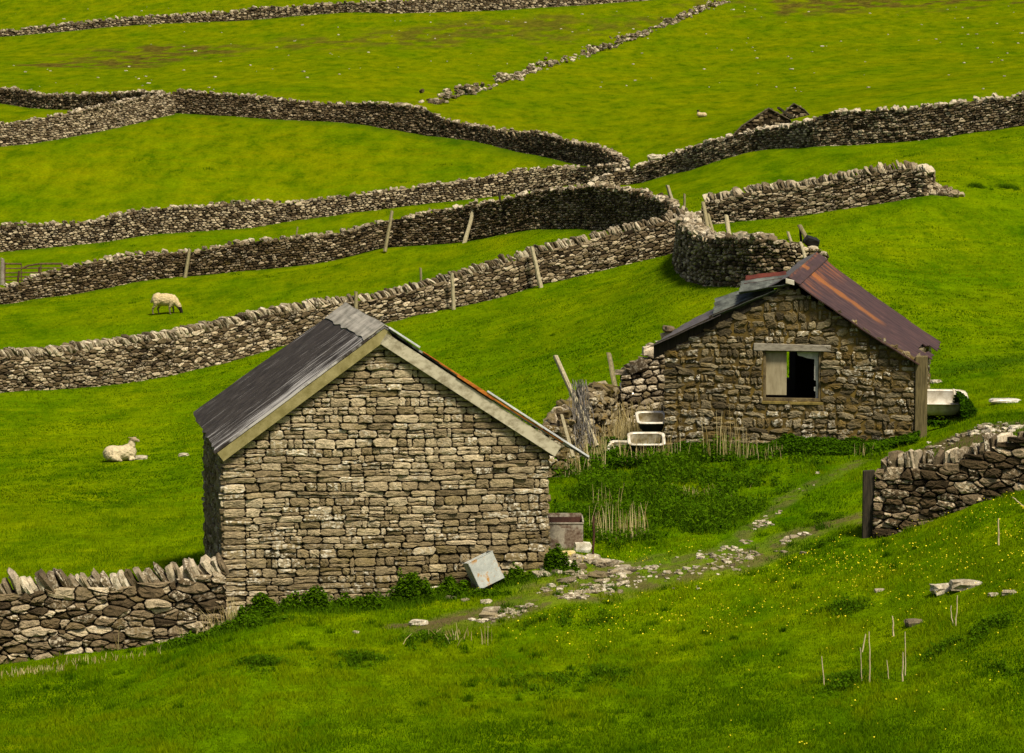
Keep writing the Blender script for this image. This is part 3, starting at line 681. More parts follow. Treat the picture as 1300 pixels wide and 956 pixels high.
def sheet(name, A, B, C, D, mat, parent, nu=2, nv=24, wave=0.0, nwave=10, thick=.02, edge=None, edge_amp=0.0, sag=0.0, holes=None, rough=0.0, cols=None):
    """roof sheet: A near-top, B near-bottom, C far-bottom, D far-top; waves run down the slope; uv x down the slope, y from near to far"""
    A, B, C, D = [np.array(p, float) for p in (A, B, C, D)]
    nrm = np.cross(B-A, D-A); nrm /= np.linalg.norm(nrm)
    if nrm[2] < 0: nrm = -nrm
    us = np.linspace(0, 1, nu); vs = np.linspace(0, 1, nv)
    Ug, Vg = np.meshgrid(us, vs, indexing='ij')
    Ue = Ug.copy()
    if edge_amp: Ue = Ug*(1+edge_amp*(vnoise(vs*nv*.28, vs*0, 91)[None]-.5)*2*(Ug > .9))
    Pt = (A*(1-Ue[...,None])+B*Ue[...,None])*(1-Vg[...,None])+(D*(1-Ue[...,None])+C*Ue[...,None])*Vg[...,None]
    off = wave*np.cos(Vg*nwave*2*np.pi)-sag*np.sin(Ug*np.pi)+rough*(fbm(Ug*5, Vg*5, 13)-.5)
    Pt = Pt+nrm*off[...,None]
    top = Pt.reshape(-1, 3); bot = (Pt-nrm*thick).reshape(-1, 3); n_ = nu*nv
    i = np.arange(n_).reshape(nu, nv); q = np.stack([i[:-1,:-1], i[:-1,1:], i[1:,1:], i[1:,:-1]], -1)
    if holes is not None:
        uc = (Ug[:-1,:-1]+Ug[1:,1:])/2; vc = (Vg[:-1,:-1]+Vg[1:,1:])/2; keep = ~holes(uc, vc)
    else: keep = np.ones(q.shape[:2], bool)
    qk = q[keep]
    # side walls on the border of the kept cells
    kp = np.pad(keep, 1); sides = []
    for (di, dj, a, b) in ((-1,0,0,1),(0,1,1,2),(1,0,2,3),(0,-1,3,0)):
        bd = keep & ~kp[1+di:1+di+keep.shape[0], 1+dj:1+dj+keep.shape[1]]
        e = q[bd]; sides.append(np.stack([e[:,b], e[:,a], e[:,a]+n_, e[:,b]+n_], 1))
    Fq = np.concatenate([qk[:, ::-1], qk+n_]+[s_[:, ::-1] for s_ in sides])
    uv = np.concatenate([np.stack([Ug.ravel(), Vg.ravel()], 1)]*2)
    return mesh_obj(name, np.concatenate([top, bot]), Fq, mat, parent, uv=uv, smooth=False)

# ------------------------------------------------------------------ the gabled barn
def barn():
    ax = R(9.2); ld = np.array([-math.sin(ax), math.cos(ax)]); gd = np.array([math.cos(ax), math.sin(ax)])
    O = P(283, 700, 45.5)[:2]; W = 5.353; LEN = 5.5
    fr = Frame(O, gd)
    root = empty('stone_barn', (O[0]+gd[0]*W/2+ld[0]*LEN/2, O[1]+gd[1]*W/2+ld[1]*LEN/2, -7.4))
    tag(root, 'larger windowless stone barn with dark streaked roof and blank gable end facing the view', 'barn')
    aR, zR = fr.at(490, 417); _, zL = fr.at(283, 566); _, zE = fr.at(700, 549)
    def top(a): return zL+(zR-zL)*a/aR if a < aR else zR+(zE-zR)*(a-aR)/(W-aR)
    def slo(t): return 0 if t < zL-.12 else max(0, (t+.12-zL)/(zR-zL)*aR)
    def shi(t): return W if t < zE-.12 else W-(t+.12-zE)/(zR-zE)*(W-aR)
    soup = Soup()
    s, t, ds, dt = coursed(slo, shi, -8.05, zR-.14, .075, .155, .15, .46, K=16)
    D = stone_data(len(s), .52, .2, .10, .35, .022)
    lo = t < -6.35; D[lo,0] = np.clip(D[lo,0]-.13, 0, 1); D[lo,1] = np.maximum(D[lo,1], rng.random(lo.sum())*.35)
    damp = fbm(s/1.6, t/.9, 211, 3); D[:,0] = np.clip(D[:,0]+(damp-.5)*.75+(rng.random(len(s)) < .05)*.3, 0, 1)
    sc_ = rng.uniform(.90, 1.03, (len(s), 1)); dt = dt*sc_*(1+rng.normal(0, .05, dt.shape))
    emit_stones(soup, warp(fr, .028, 4), s, t, ds, dt, D, gap=.0065, bev=.014, prot=.024, deep=.08)
    # left long side, seen end-on, and the other two sides
    frL = Frame(fr.pt(0,0,0)+np.array([ld[0]*LEN, ld[1]*LEN, 0]), -ld)
    frR = Frame(fr.pt(W,0,0), ld); frB = Frame(fr.pt(W,0,0)+np.array([ld[0]*LEN, ld[1]*LEN, 0]), -gd)
    for f2, ln, zt in ((frL, LEN, zL-.05), (frR, LEN, zE-.05)):
        s, t, ds, dt = coursed(lambda q: 0, lambda q: ln, -8.05, zt-.14, .10, .18, .16, .45, K=12)
        emit_stones(soup, warp(f2, .02, 8), s, t, ds, dt, stone_data(len(s), .30, .18, .1, .2, .01), gap=.009, bev=.014, prot=.03, deep=.08)
    s, t, ds, dt = coursed(lambda q: W-shi(q), lambda q: W-slo(q), -8.05, zR-.14, .12, .2, .2, .5, K=10)
    emit_stones(soup, warp(frB, .02, 9), s, t, ds, dt, stone_data(len(s), .45, .2, .1, .3, .02), gap=.01, bev=.014, prot=.02, deep=.08)
    soup.build('wall', M_barn, root)
    # earth-and-rubble fill of the walls (thick walls around an empty inside)
    i_ = .05; th = .5
    def pent(yy, ins):
        pts = [(ins, -8.3), (W-ins, -8.3), (W-ins, top(W)-.1-ins*.3), (aR, zR-.12-ins*.5), (ins, top(0)-.1-ins*.3)]
        return [fr.pt(a, z, 0)+np.array([ld[0]*yy, ld[1]*yy, 0]) for a, z in pts]
    V = pent(i_, i_)+pent(th, i_)+pent(LEN-th, i_)+pent(LEN-i_, i_)
    Fs5 = np.array([[0,1,2,3,4],[9,8,7,6,5],[10,11,12,13,14],[19,18,17,16,15]])
    qs = []
    for b0 in (0, 10):
        for k in range(5): qs.append([b0+k, b0+(k+1) % 5, b0+5+(k+1) % 5, b0+5+k])
    o = mesh_obj('wall_fill', V, [Fs5, np.array(qs)], M_core, root)
    sw = []
    for a0, a1, zt in ((i_, th, top(0)-.15), (W-th, W-i_, top(W)-.15)):
        c = [fr.pt(a, z, 0)+np.array([ld[0]*y, ld[1]*y, 0]) for z in (-8.3, zt) for a, y in ((a0, th), (a1, th), (a1, LEN-th), (a0, LEN-th))]
        sw.append(c)
    boxes_mesh('side_wall_fill', sw, M_core, root, 0)
    # roof: near verge stands 12 cm proud of the gable
    def rp(a, z, y): return fr.pt(a, z, 0)+np.array([ld[0]*y, ld[1]*y, 0])
    aL_, zL_ = fr.at(273, 573, .14); aT, zT = fr.at(488, 413, .14); aE, zE_ = fr.at(746, 580, .14)
    A = rp(aT, zT, -.14); B = rp(aL_, zL_, -.14); C = rp(aL_-.02, zL_-.02, 6.9); Dp = rp(aT, zT+.02, 6.1)
    sheet('roof_slope', A, B, C, Dp, M_roof, root, nu=60, nv=60, thick=.035, edge_amp=.008, rough=.025)
    E = rp(aE, zE_, -.14)
    E2 = rp(aE-.35, zE_+.25, 6.4)
    sheet('roof_slope', A+np.array([0,0,-.004]), E, E2, Dp, M_roof, root, nu=40, nv=30, thick=.03, edge_amp=.01, sag=.03, rough=.03)
    # lead flashing folded over the ridge
    up = np.array([0, 0, .018]); sl = (B-A)/np.linalg.norm(B-A); sr = (E-A)/np.linalg.norm(E-A); f3 = np.array([gd[1], -gd[0], 0])*.012
    sheet('ridge_flashing', A+up+f3, A+sl*.40+up+f3, Dp+sl*.46+up, Dp+up, M_lead, root, nu=10, nv=40, thick=.012, edge_amp=.07, rough=.02)
    sheet('ridge_flashing', A+up*1.2+f3, A+sr*.30+up+f3, Dp+sr*.30+up, Dp+up*1.2, M_lead, root, nu=8, nv=30, thick=.012, rough=.03)
    # zinc strip and orange rusted edge of the right-hand verge
    nf = np.array([gd[1], -gd[0], 0])
    d_r = (E-A); nr_ = np.cross(d_r, nf); nr_ /= np.linalg.norm(nr_); nr_ *= np.sign(nr_[2])
    boxes_mesh('verge_strip', [beam(A+d_r*.50+nf*.02+nr_*.012, E+d_r*.003+nf*.02+nr_*.012, nf, nr_, .05, .03)], M_zinc, root, .003)
    boxes_mesh('verge_strip', [beam(A+d_r*.02+nf*.02+nr_*.012, A+d_r*.17+nf*.02+nr_*.012, nf, nr_, .05, .03)], M_zinc, root, .003)
    e = []
    for (p0, p1, w0) in ((.19,.27,.018),(.27,.36,.028),(.36,.46,.05),(.46,.54,.055),(.54,.62,.04),(.62,.72,.03),(.72,.88,.022)):
        e.append(beam(A+d_r*p0+nf*.016-nr_*(.010+w0/2), A+d_r*p1+nf*.016-nr_*(.010+w0/2), nf, nr_, .024, w0))
    boxes_mesh('rusted_edge', e, M_orange, root, .003)
    # bargeboards
    hB = .205
    d_l = (B-A); nl_ = np.cross(d_l, nf); nl_ /= np.linalg.norm(nl_); nl_ *= np.sign(nl_[2])
    boxes_mesh('bargeboard', [beam(A+d_l*.0-nl_*(.045+hB*.42)-nf*.03, B+d_l*-.002-nl_*(.045+hB*.42)-nf*.03, nf, nl_, .04, hB*.84)], M_boardo, root, .004)
    boxes_mesh('bargeboard', [beam(A+d_r*.025-nr_*(.085+hB/2)-nf*.03, A+d_r*.885-nr_*(.085+hB/2)-nf*.03, nf, nr_, .04, hB)], M_board, root, .004)
    # a few purlin ends under the verge
    return root, fr
barn_root, frB_ = barn()

# ------------------------------------------------------------------ the smaller, rusty-roofed building
def hut():
    ax = R(-11); ld = np.array([-math.sin(ax), math.cos(ax)]); gd = np.array([math.cos(ax), math.sin(ax)])
    O = P(842, 500, 56.5)[:2]; W = 4.99; LEN = 6.0
    fr = Frame(O, gd)
    root = empty('stone_hut', (O[0]+gd[0]*W/2+ld[0]*3, O[1]+gd[1]*W/2+ld[1]*3, -6.1))
    tag(root, 'smaller dilapidated stone outbuilding with broken window and rusted patchwork sheet roof', 'outbuilding')
    def fz(px, py): return fr.at(px, py)
    aR, zR = fz(1000, 362); _, zL = fz(843, 447); _, zE = fz(1163, 455)
    def slo(t): return 0 if t < zL else max(0, (t-zL)/(zR-zL)*aR)
    def shi(t): return W if t < zE else W-(t-zE)/(zR-zE)*(W-aR)
    wa0, wz1 = fz(969, 443); wa1, wz0 = fz(1042, 510)
    soup = Soup()
    s, t, ds, dt = coursed(slo, shi, -6.75, zR-.06, .09, .20, .12, .36, holes=[(wa0, wa1, wz0, wz1)], K=16, split=.12, pmin=2.2)
    ds = ds*(1+rng.normal(0, .10, ds.shape)); dt = dt*(1+rng.normal(0, .12, dt.shape)); sk_ = rng.normal(0, .12, (len(s), 1)); dt = dt+ds*sk_; sc_ = rng.uniform(.82, 1.06, (len(s), 1)); ds *= sc_; dt *= sc_
    D = stone_data(len(s), .48, .28, .24, .30, .025)
    emit_stones(soup, warp(fr, .055, 14), s, t, ds, dt, D, gap=.009, bev=.016, prot=.03, deep=.07)
    # right-hand long side
    frR = Frame(fr.pt(W,0,0), ld)
    s, t, ds, dt = coursed(lambda q: 0, lambda q: LEN, -6.75, zE-.1, .1, .2, .16, .45, K=10)
    emit_stones(soup, warp(frR, .03, 15), s, t, ds, dt, stone_data(len(s), .4, .2, .3, .3, .02), gap=.01, bev=.016, prot=.02)
    soup.build('wall', M_hut, root)
    # mortar bed: wall body with the window opening cut out
    M_mort = simple('ochre_mortar', (.035,.026,.010), (.15,.098,.016), 5, detail=8, bs=.8)
    n0, n1 = -.006, -.42
    def topz(a): return min(zL+(zR-zL)*a/aR, zR+(zE-zR)*(a-aR)/(W-aR))-.03
    cols = sorted(set([0.03, wa0, wa1, W-.03, aR]+[0.03+(W-.06)*k/8 for k in range(9)]))
    hx = []
    for a0, a1 in zip(cols[:-1], cols[1:]):
        if a1-a0 < .01: continue
        def pris(z0a, z0b, z1a, z1b): hx.append([fr.pt(a0,z0a,n0), fr.pt(a1,z0b,n0), fr.pt(a1,z0b,n1), fr.pt(a0,z0a,n1), fr.pt(a0,z1a,n0), fr.pt(a1,z1b,n0), fr.pt(a1,z1b,n1), fr.pt(a0,z1a,n1)])
        if a0 >= wa0-.01 and a1 <= wa1+.01: pris(-6.9,-6.9,wz0,wz0); pris(wz1,wz1,topz(a0),topz(a1))
        else: pris(-6.9,-6.9,topz(a0),topz(a1))
    boxes_mesh('mortar', hx, M_mort, root, 0)
    def rp(a, z, y): return fr.pt(a, z, 0)+np.array([ld[0]*y, ld[1]*y, 0])
    # inside faces: right side wall, back wall with a low gap at the left, added dark screen
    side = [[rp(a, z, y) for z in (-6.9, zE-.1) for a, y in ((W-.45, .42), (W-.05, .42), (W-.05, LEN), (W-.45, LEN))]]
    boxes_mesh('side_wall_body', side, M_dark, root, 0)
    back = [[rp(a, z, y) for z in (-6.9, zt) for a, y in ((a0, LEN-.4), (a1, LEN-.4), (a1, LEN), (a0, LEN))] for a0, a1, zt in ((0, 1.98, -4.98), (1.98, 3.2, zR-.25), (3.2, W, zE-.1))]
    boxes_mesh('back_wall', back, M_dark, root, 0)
    # added partition that keeps the inside dark
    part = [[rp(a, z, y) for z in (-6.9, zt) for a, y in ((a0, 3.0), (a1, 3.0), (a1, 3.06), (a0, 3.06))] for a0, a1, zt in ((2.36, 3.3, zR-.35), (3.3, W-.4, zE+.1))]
    boxes_mesh('dark_screen', part, M_dark, root, 0)
    # window
    wf = [fbox(fr, wa0, wa0+.05, wz0, wz1, -.10, -.02), fbox(fr, wa1-.05, wa1, wz0, wz1, -.10, -.02), fbox(fr, wa0+.05, wa1-.05, wz1-.05, wz1, -.10, -.02), fbox(fr, wa0+.05, wa1-.05, wz0, wz0+.06, -.10, -.02)]
    win = boxes_mesh('window', wf, M_frame, root, .004)
    b0, _ = fz(971.5, 470); b1, _ = fz(998, 470); _, zt = fz(990, 446); _, zb = fz(990, 502)
    boxes_mesh('window_board', [fbox(fr, b0, b1, zb, zt, -.11, -.09)], M_plank, win, .003)
    c0, _ = fz(1011, 450); c1, _ = fz(1039, 450)
    # torn white lining: jagged top strip and right strip
    pts = [(c0,wz1-.055),(c0+.02,wz1-.13),(c0+.12,wz1-.15),(c0+.2,wz1-.18),(c1-.09,wz1-.2),(c1-.09,wz0+.42),(c1-.05,wz0+.40),(c1-.05,wz0+.29),(c1-.09,wz0+.28),(c1-.09,wz0+.2),(c1-.06,wz0+.19),(c1-.06,wz0+.06),(c1-.01,wz0+.06),(c1-.01,wz1-.055)]
    bm = bmesh.new(); ff = bm.faces.new([bm.verts.new(Vector(fr.pt(a, z, -.12))) for a, z in pts]); r = bmesh.ops.extrude_face_region(bm, geom=[ff])
    bmesh.ops.translate(bm, verts=[e for e in r['geom'] if isinstance(e, bmesh.types.BMVert)], vec=Vector((-fr.n[0]*.012, -fr.n[1]*.012, 0)))
    bmesh.ops.triangulate(bm, faces=bm.faces); bmesh.ops.recalc_face_normals(bm, faces=bm.faces)
    V = np.array([v.co[:] for v in bm.verts]); Ft = np.array([[v.index for v in f.verts] for f in bm.faces]); bm.free()
    mesh_obj('torn_lining', V, Ft, simple('dirty_white_lining', (.40,.39,.34), (.62,.60,.54), 8), win)
    boxes_mesh('window_sill', [fbox(fr, wa0-.02, wa0+.50, wz0-.06, wz0-.005, -.03, .035), fbox(fr, wa0+.52, wa1+.05, wz0-.065, wz0-.01, -.03, .035)], simple('mossy_sill', (.10,.075,.015), (.24,.18,.05), 9), win, .005)
    l0, lz = fz(957, 445); l1, lz2 = fz(1055, 446)
    boxes_mesh('lintel', [[fr.pt(l0,lz,-.05), fr.pt(l1,lz,-.05), fr.pt(l1,lz,.045), fr.pt(l0,lz,.045), fr.pt(l0,lz+.15,-.05), fr.pt(l1,lz+.125,-.05), fr.pt(l1,lz+.125,.045), fr.pt(l0,lz+.15,.045)]], M_lint, win, .008)
    # corner post at the right
    a0, _ = fz(1154, 500); a1, _ = fz(1171, 500)
    pb = Tz(*fr.pt(a1, 0, .05)[:2])-.2; _, ptop = fz(1165, 452)
    boxes_mesh('corner_post', [fbox(fr, W+.0, W+.235, pb, ptop, -.16, .06)], simple('olive_timber_post', (.06,.047,.018), (.17,.135,.06), 6, stretch=(5,5,.5)), root, .015)
    # ---- roof
    def q(px, py, y): a, z = Frame(fr.o+ld*y, gd).at(px, py); return rp(a, z, y)
    A = q(1001, 352, -.18); B = q(1172, 466, -.18); C = q(1198, 437, 5.6); Dp = q(1037, 321, 5.9)
    def hole(u, v):
        return ((u > .93) & (v > .52) & (v < .70) & (u > .90+.5*np.abs(v-.61))) | ((u > .965) & (v < .35)) | ((u > .985) & (v > .8)) | ((u > .90) & (u < .95) & (v > .40) & (v < .62))
    sheet('roof_sheet', A, B, C, Dp, M_rroof, root, nu=110, nv=80, wave=.005, nwave=16, thick=.02, edge_amp=.012, holes=hole, rough=.04, sag=.04)
    # ridge capping
    sl = (B-A)/np.linalg.norm(B-A); Lb = q(830, 440, -.15); sL = (Lb-A)/np.linalg.norm(Lb-A); up = np.array([0,0,.02]); nf = np.append(fr.n, 0)*.015
    sheet('ridge_capping', A+up+nf, A+sl*.28+up+nf, Dp+sl*.28+up, Dp+up, M_rroof, root, nu=8, nv=30, thick=.012, rough=.03)
    sheet('ridge_capping', A+up*1.3+nf, A+sL*.42+up+nf, Dp+sL*.42+up, Dp+up*1.3, M_corrp, root, nu=8, nv=30, thick=.012, rough=.04, edge_amp=.1)
    boxes_mesh('white_patch', [beam(A+sL*.06-np.array([0,0,.04])+nf*2.4, A+sl*.14-np.array([0,0,.03])+nf*2.4, np.append(fr.n, 0), (0,0,1), .012, .10)], M_white, root, .01)
    # left slope: layered lifted corrugated sheets, partly missing further back
    def corr(p1, p2, y0, y1, mat, lift1=0, lift2=0, nw=6, nm='roof_sheet'):
        a = q(*p1, y0); b = q(*p2, y0); dd = np.array([ld[0]*(y1-y0), ld[1]*(y1-y0), 0])
        sheet(nm, a, b, b+dd+np.array([0,0,lift2]), a+dd+np.array([0,0,lift1]), mat, root, nu=14, nv=nw*8+1, wave=.022, nwave=nw, thick=.012, rough=.03)
    def quad(nt_, nb, fb, ft, y0, y1, mat, nw, wave=.036):
        sheet('roof_sheet', q(*nt_, y0), q(*nb, y0), q(*fb, y1), q(*ft, y1), mat, root, nu=14, nv=nw*8+1, wave=wave, nwave=nw, thick=.012, rough=.03)
    quad((1003,362),(938,373),(941,359),(1003,350),-.18,.75,M_corr,3)
    quad((1000,354),(945,362),(947,352),(998,346),.5,1.3,M_redsheet,2)
    quad((985,370),(905,403),(908,381),(975,360),-.12,1.15,M_corr,4)
    quad((915,400),(822,442),(866,413),(912,389),-.2,1.7,M_corrp,4,.010)
    vb = np.append(fr.n, 0)
    for (x0, y0_, x1, y1_, hgt) in ((1003,364,938,392,.30),(940,388,900,408,.28),(905,405,830,444,.30)):  # added dark strips stand in for the shadow under the lifted sheets
        p0, p1 = q(x0, y0_, .06), q(x1, y1_, .06); boxes_mesh('verge_shade_strip', [beam(p0-np.array([0,0,hgt*.30]), p1-np.array([0,0,hgt*.10]), vb, (0,0,1), .05, hgt)], M_postd, root, .004)
    # rafters and purlins
    rf = [beam(rp(.05, zL-.06, .02), rp(aR, zR-.05, .02), (ld[0], ld[1], 0), (0,0,1), .08, .07)]
    rf += [beam(rp(.0, zL-.12, y), rp(aR, zR-.10, y), (ld[0], ld[1], 0), (0,0,1), .08, .10) for y in (1.6, 3.1, 4.6)]
    rf += [beam(rp(aR, zR-.10, y), rp(W, zE-.05, y), (ld[0], ld[1], 0), (0,0,1), .08, .10) for y in (1.6, 3.1, 4.6)]
    rf += [beam(rp(aR, zR-.03, -.1), rp(aR, zR+.05, 5.7), (gd[0], gd[1], 0), (0,0,1), .08, .12)]
    boxes_mesh('rafters', rf, M_postd, root, .004)
    # dark sheet added under the left slope, standing in for shade by the verge
    sheet('roof_shade_sheet', rp(aR-.1, zR-.16, .45), rp(.05, zL-.16, .45), rp(.05, zL-.16, 3.0), rp(aR-.1, zR-.16, 3.0), M_postd, root, nu=4, nv=4, thick=.03)
    return root, fr, ld, rp
hut_root, frH, hld, hrp = hut()

def inpoly(px, py, poly):
    inside = np.zeros(px.shape, bool); n_ = len(poly)
    for i in range(n_):
        x1, y1 = poly[i]; x2, y2 = poly[(i+1) % n_]
        c = ((y1 > py) != (y2 > py)) & (px < (x2-x1)*(py-y1)/(y2-y1+1e-12)+x1); inside ^= c
    return inside
# two ruined gables far behind the high wall
def ruin():
    Y0 = 156; root = empty('ruined_building', tuple(atY(990, Y0+1)))
    tag(root, 'roofless ruin whose two dark gable peaks show above the tall wall', 'ruin')
    for (pts, Y) in (([(925,190),(925,178),(942,160),(976,137.5),(1003,152),(1012,170),(1012,190)], Y0), ([(985,190),(988,150),(1008,131.5),(1021,139),(1036,155),(1036,190)], Y0+5)):
        c = [P(a, b, Y) for a, b in pts]
        bm = bmesh.new(); f = bm.faces.new([bm.verts.new(Vector(p)) for p in c]); r = bmesh.ops.extrude_face_region(bm, geom=[f])
        bmesh.ops.translate(bm, verts=[e for e in r['geom'] if isinstance(e, bmesh.types.BMVert)], vec=Vector((0, .5, 0)))
        bmesh.ops.triangulate(bm, faces=bm.faces); bmesh.ops.recalc_face_normals(bm, faces=bm.faces)
        V = np.array([v.co[:] for v in bm.verts]); Ft = np.array([[v.index for v in g.verts] for g in bm.faces]); bm.free()
        # stones over the front of the gable
        s_ = Soup(); s_.add(V, Ft, np.tile([.05, 0, 0], (len(V), 1)))
        poly = np.array([(p[0], p[2]) for p in c]); x0, x1, z0, z1 = poly[:,0].min(), poly[:,0].max(), poly[:,1].min(), poly[:,1].max()
        n_ = int((x1-x0)*(z1-z0)/.035); x = rng.uniform(x0, x1, n_); z = rng.uniform(z0, z1, n_)
        k = inpoly(x, z, [(p[0], p[2]) for p in c])
        x, z = x[k], z[k]; n_ = len(x)
        rocks(s_, np.stack([x, np.full(n_, Y-.01), z], 1), np.stack([rng.uniform(.08,.2,n_), np.full(n_, .06), rng.uniform(.04,.1,n_)], 1), 0, rng.normal(0,.1,n_), 0, stone_data(n_, .40, .25, .1, .15, .02), .12)
        g = s_.build('gable', M_walld, root)
        k0 = 2 if Y == Y0 else 1
        cop = [beam(c[a]+np.array([0,.2,.0]), c[a+1]+np.array([0,.2,.0]), (0,1,0), (0,0,1), .6, .07) for a in range(k0-(Y == Y0), len(c)-2)]
        boxes_mesh('gable_coping', cop, simple('brown_coping', (.04,.03,.018), (.11,.085,.055), 5), g, .01)
    # broken rafter stubs between the gables
    boxes_mesh('rafter', [beam(P(992,140,Y0+2), P(1008,150,Y0+3), (0,1,0), (0,0,1), .12, .14), beam(P(988,137,Y0+.5), P(994,141,Y0+4.5), (1,0,0), (0,0,1), .12, .12)], M_postd, root, .005)
ruin()

# ------------------------------------------------------------------ posts
def stake(name, b, t, r, mat, label, cat='post', group=None, r2=None, sides=9, wob=.004, parent=None):
    b, t = np.array(b, float), np.array(t, float); d = t-b; L = np.linalg.norm(d); d /= L
    sx = np.cross(d, [0,1,0]); sx /= np.linalg.norm(sx); sy = np.cross(d, sx)
    n_ = 7; r2 = r2 or r*.85; V = []; th = np.linspace(0, 2*np.pi, sides, endpoint=False)
    rr0 = 1+rng.normal(0, .08, sides)
    for k in range(n_):
        f = k/(n_-1); c = b+d*L*f+sx*rng.normal(0, wob)*(0 < k)+sy*rng.normal(0, wob)*(0 < k)
        rad = (r*(1-f)+r2*f)*(1+rng.normal(0, .03))*rr0
        V += [c+(sx*math.cos(a)*q+sy*math.sin(a)*q)+d*(.35*r*math.cos(a) if k == n_-1 else 0) for a, q in zip(th, rad)]
    V = np.array(V); i = np.arange(sides); j = (i+1) % sides
    Fq = np.concatenate([np.stack([k*sides+i, k*sides+j, (k+1)*sides+j, (k+1)*sides+i], 1) for k in range(n_-1)])
    caps = np.array([list(range(sides))[::-1], [(n_-1)*sides+k for k in range(sides)]])
    o = mesh_obj(name, V, [Fq, caps], mat, parent, origin=b)
    if label: tag(o, label, cat, group)
    return o
def post_px(pb, Yb, pt, Yt, r, mat, label, sink=.25, group='old fence posts along the walls', name='fence_post'):
    b = P(*pb, Yb); t = P(*pt, Yt); d = (b-t)/np.linalg.norm(b-t)
    return stake(name, b+d*sink, t, r, mat, label, 'post', group)
M_postl = simple('pale_post', (.22,.19,.11), (.42,.37,.24), 9, stretch=(4,4,.6))
post_px((452,395), 99.6, (452,370), 99.7, .075, M_post, 'short upright post directly above the barn ridge', 1.0)
post_px((576,391), 101.2, (574,346), 101.3, .075, M_postl, 'upright pale post against the wall right of the barn ridge')
post_px((686,362), 102.2, (675,313), 102.5, .085, M_postl, 'thick pale post leaning left against the wall with slanting coping')
post_px((590,306), 127.9, (605,253), 128.6, .10, M_postl, 'tall pale stake leaning right across the dark bulky wall')
post_px((490,313), 128.0, (498,268), 128.5, .08, M_post, 'slim stake leaning on the dark wall left of the tallest one')
post_px((235,353), 130.1, (241,316), 130.4, .09, M_post, 'brown stake halfway along the dark wall above the grazing sheep')
post_px((375,305), 133, (378,288), 133, .04, M_post, 'thin twig-like stake behind the dark wall', 1.2)
post_px((547,284), 133, (545,264), 133, .05, M_post, 'thin short stake poking up behind the dark wall', 1.0)
post_px((636,262), 130, (633,243), 130, .06, M_postd, 'dark stub of a stake behind the dark wall near its pale top stones', .6)
post_px((535,372), 104, (534,340), 104, .05, M_post, 'thin reddish stake just behind the coping right of the barn', .3)
post_px((854,258), 112, (847,235), 112, .09, M_postl, 'pale stake standing in the grass above the wall junction', .4)
post_px((869,258), 111, (869,246), 111, .05, M_post, 'small stub of a stake beside the pale one above the junction', .4)
post_px((899,292), 104, (893,258), 106, .08, M_post, 'weathered gatepost at the left end of the free-standing wall', .6)
post_px((905,294), 103, (899,272), 103.5, .05, M_post, 'thin rail end leaning beside the gatepost of the free-standing wall', .4)
post_px((926,300), 84.5, (922,274), 85, .075, M_postl, 'pale grey stake standing behind the curved wall', .8)
post_px((976,352), 80.3, (952,317), 81, .095, simple('mossy_post', (.13,.13,.03), (.27,.26,.08), 8), 'mossy greenish post leaning left in front of the curved wall', .5)
post_px((1004,306), 80, (1000,294), 80, .05, M_postl, 'short pale stake on top of the curved wall', .6)
post_px((1028,309), 80.4, (1015,286), 80.6, .075, M_post, 'olive post leaning left over the right end of the curved wall', .6)
post_px((1017,303), 80.6, (1016,289), 80.6, .04, M_postd, 'thin dark stake beside the olive leaning post', .6)
post_px((1022,326), 78.5, (1016,308), 79, .05, M_postl, 'slim pale stake close behind the ridge of the rusty roof', .6)
post_px((745,540), 56.0, (705,452), 56.8, .055, M_postl, 'long pole leaning left between the two buildings', .5)
post_px((783,503), 60.5, (773,449), 61, .065, M_post, 'grey post standing left of the pale collapsed wall', .5)
post_px((720,552), 54.0, (713,527), 54.4, .035, M_postl, 'thin pale stick behind the barn eave at the right', .6, name='stick')
post_px((753,708), 47.0, (754,655), 47.0, .022, M_rust, 'thin rusty stake in the nettles beside the rusted tank', .15)
post_px((3,360), 134, (3,328), 134, .11, simple('grey_gatepost', (.16,.13,.11), (.30,.26,.22), 8), 'grey gatepost at the left edge holding the metal field gate', .3)
post_px((23,354), 131, (24,344), 131, .05, M_rust, 'small rusty stake in front of the metal field gate', .3)
post_px((49,350), 130, (50,339), 130, .05, M_rust, 'second small stake in front of the metal field gate, nearer the wall', .3)
# big gatepost of two dark planks
gp = empty('gatepost', tuple(atY(1104, 46.4)))
tag(gp, 'dark wet timber gatepost of two upright planks at the head of the right-hand wall', 'gatepost')
for (pa, pb_, yt, yb, dy) in ((1095,1111,598,684,0), (1112.5,1117.5,597,676,.10)):
    b0, b1 = P(pa, yb, 46.3+dy), P(pb_, yb-2, 46.3+dy); t0, t1 = P(pa+1, yt, 46.3+dy), P(pb_, yt-1, 46.3+dy)
    dn = np.array([0, 0, -.25]); dd = np.array([0, .10, 0])
    boxes_mesh('plank', [[b0+dn, b1+dn, b1+dn+dd, b0+dn+dd, t0, t1, t1+dd, t0+dd]], M_postd, gp, .008)

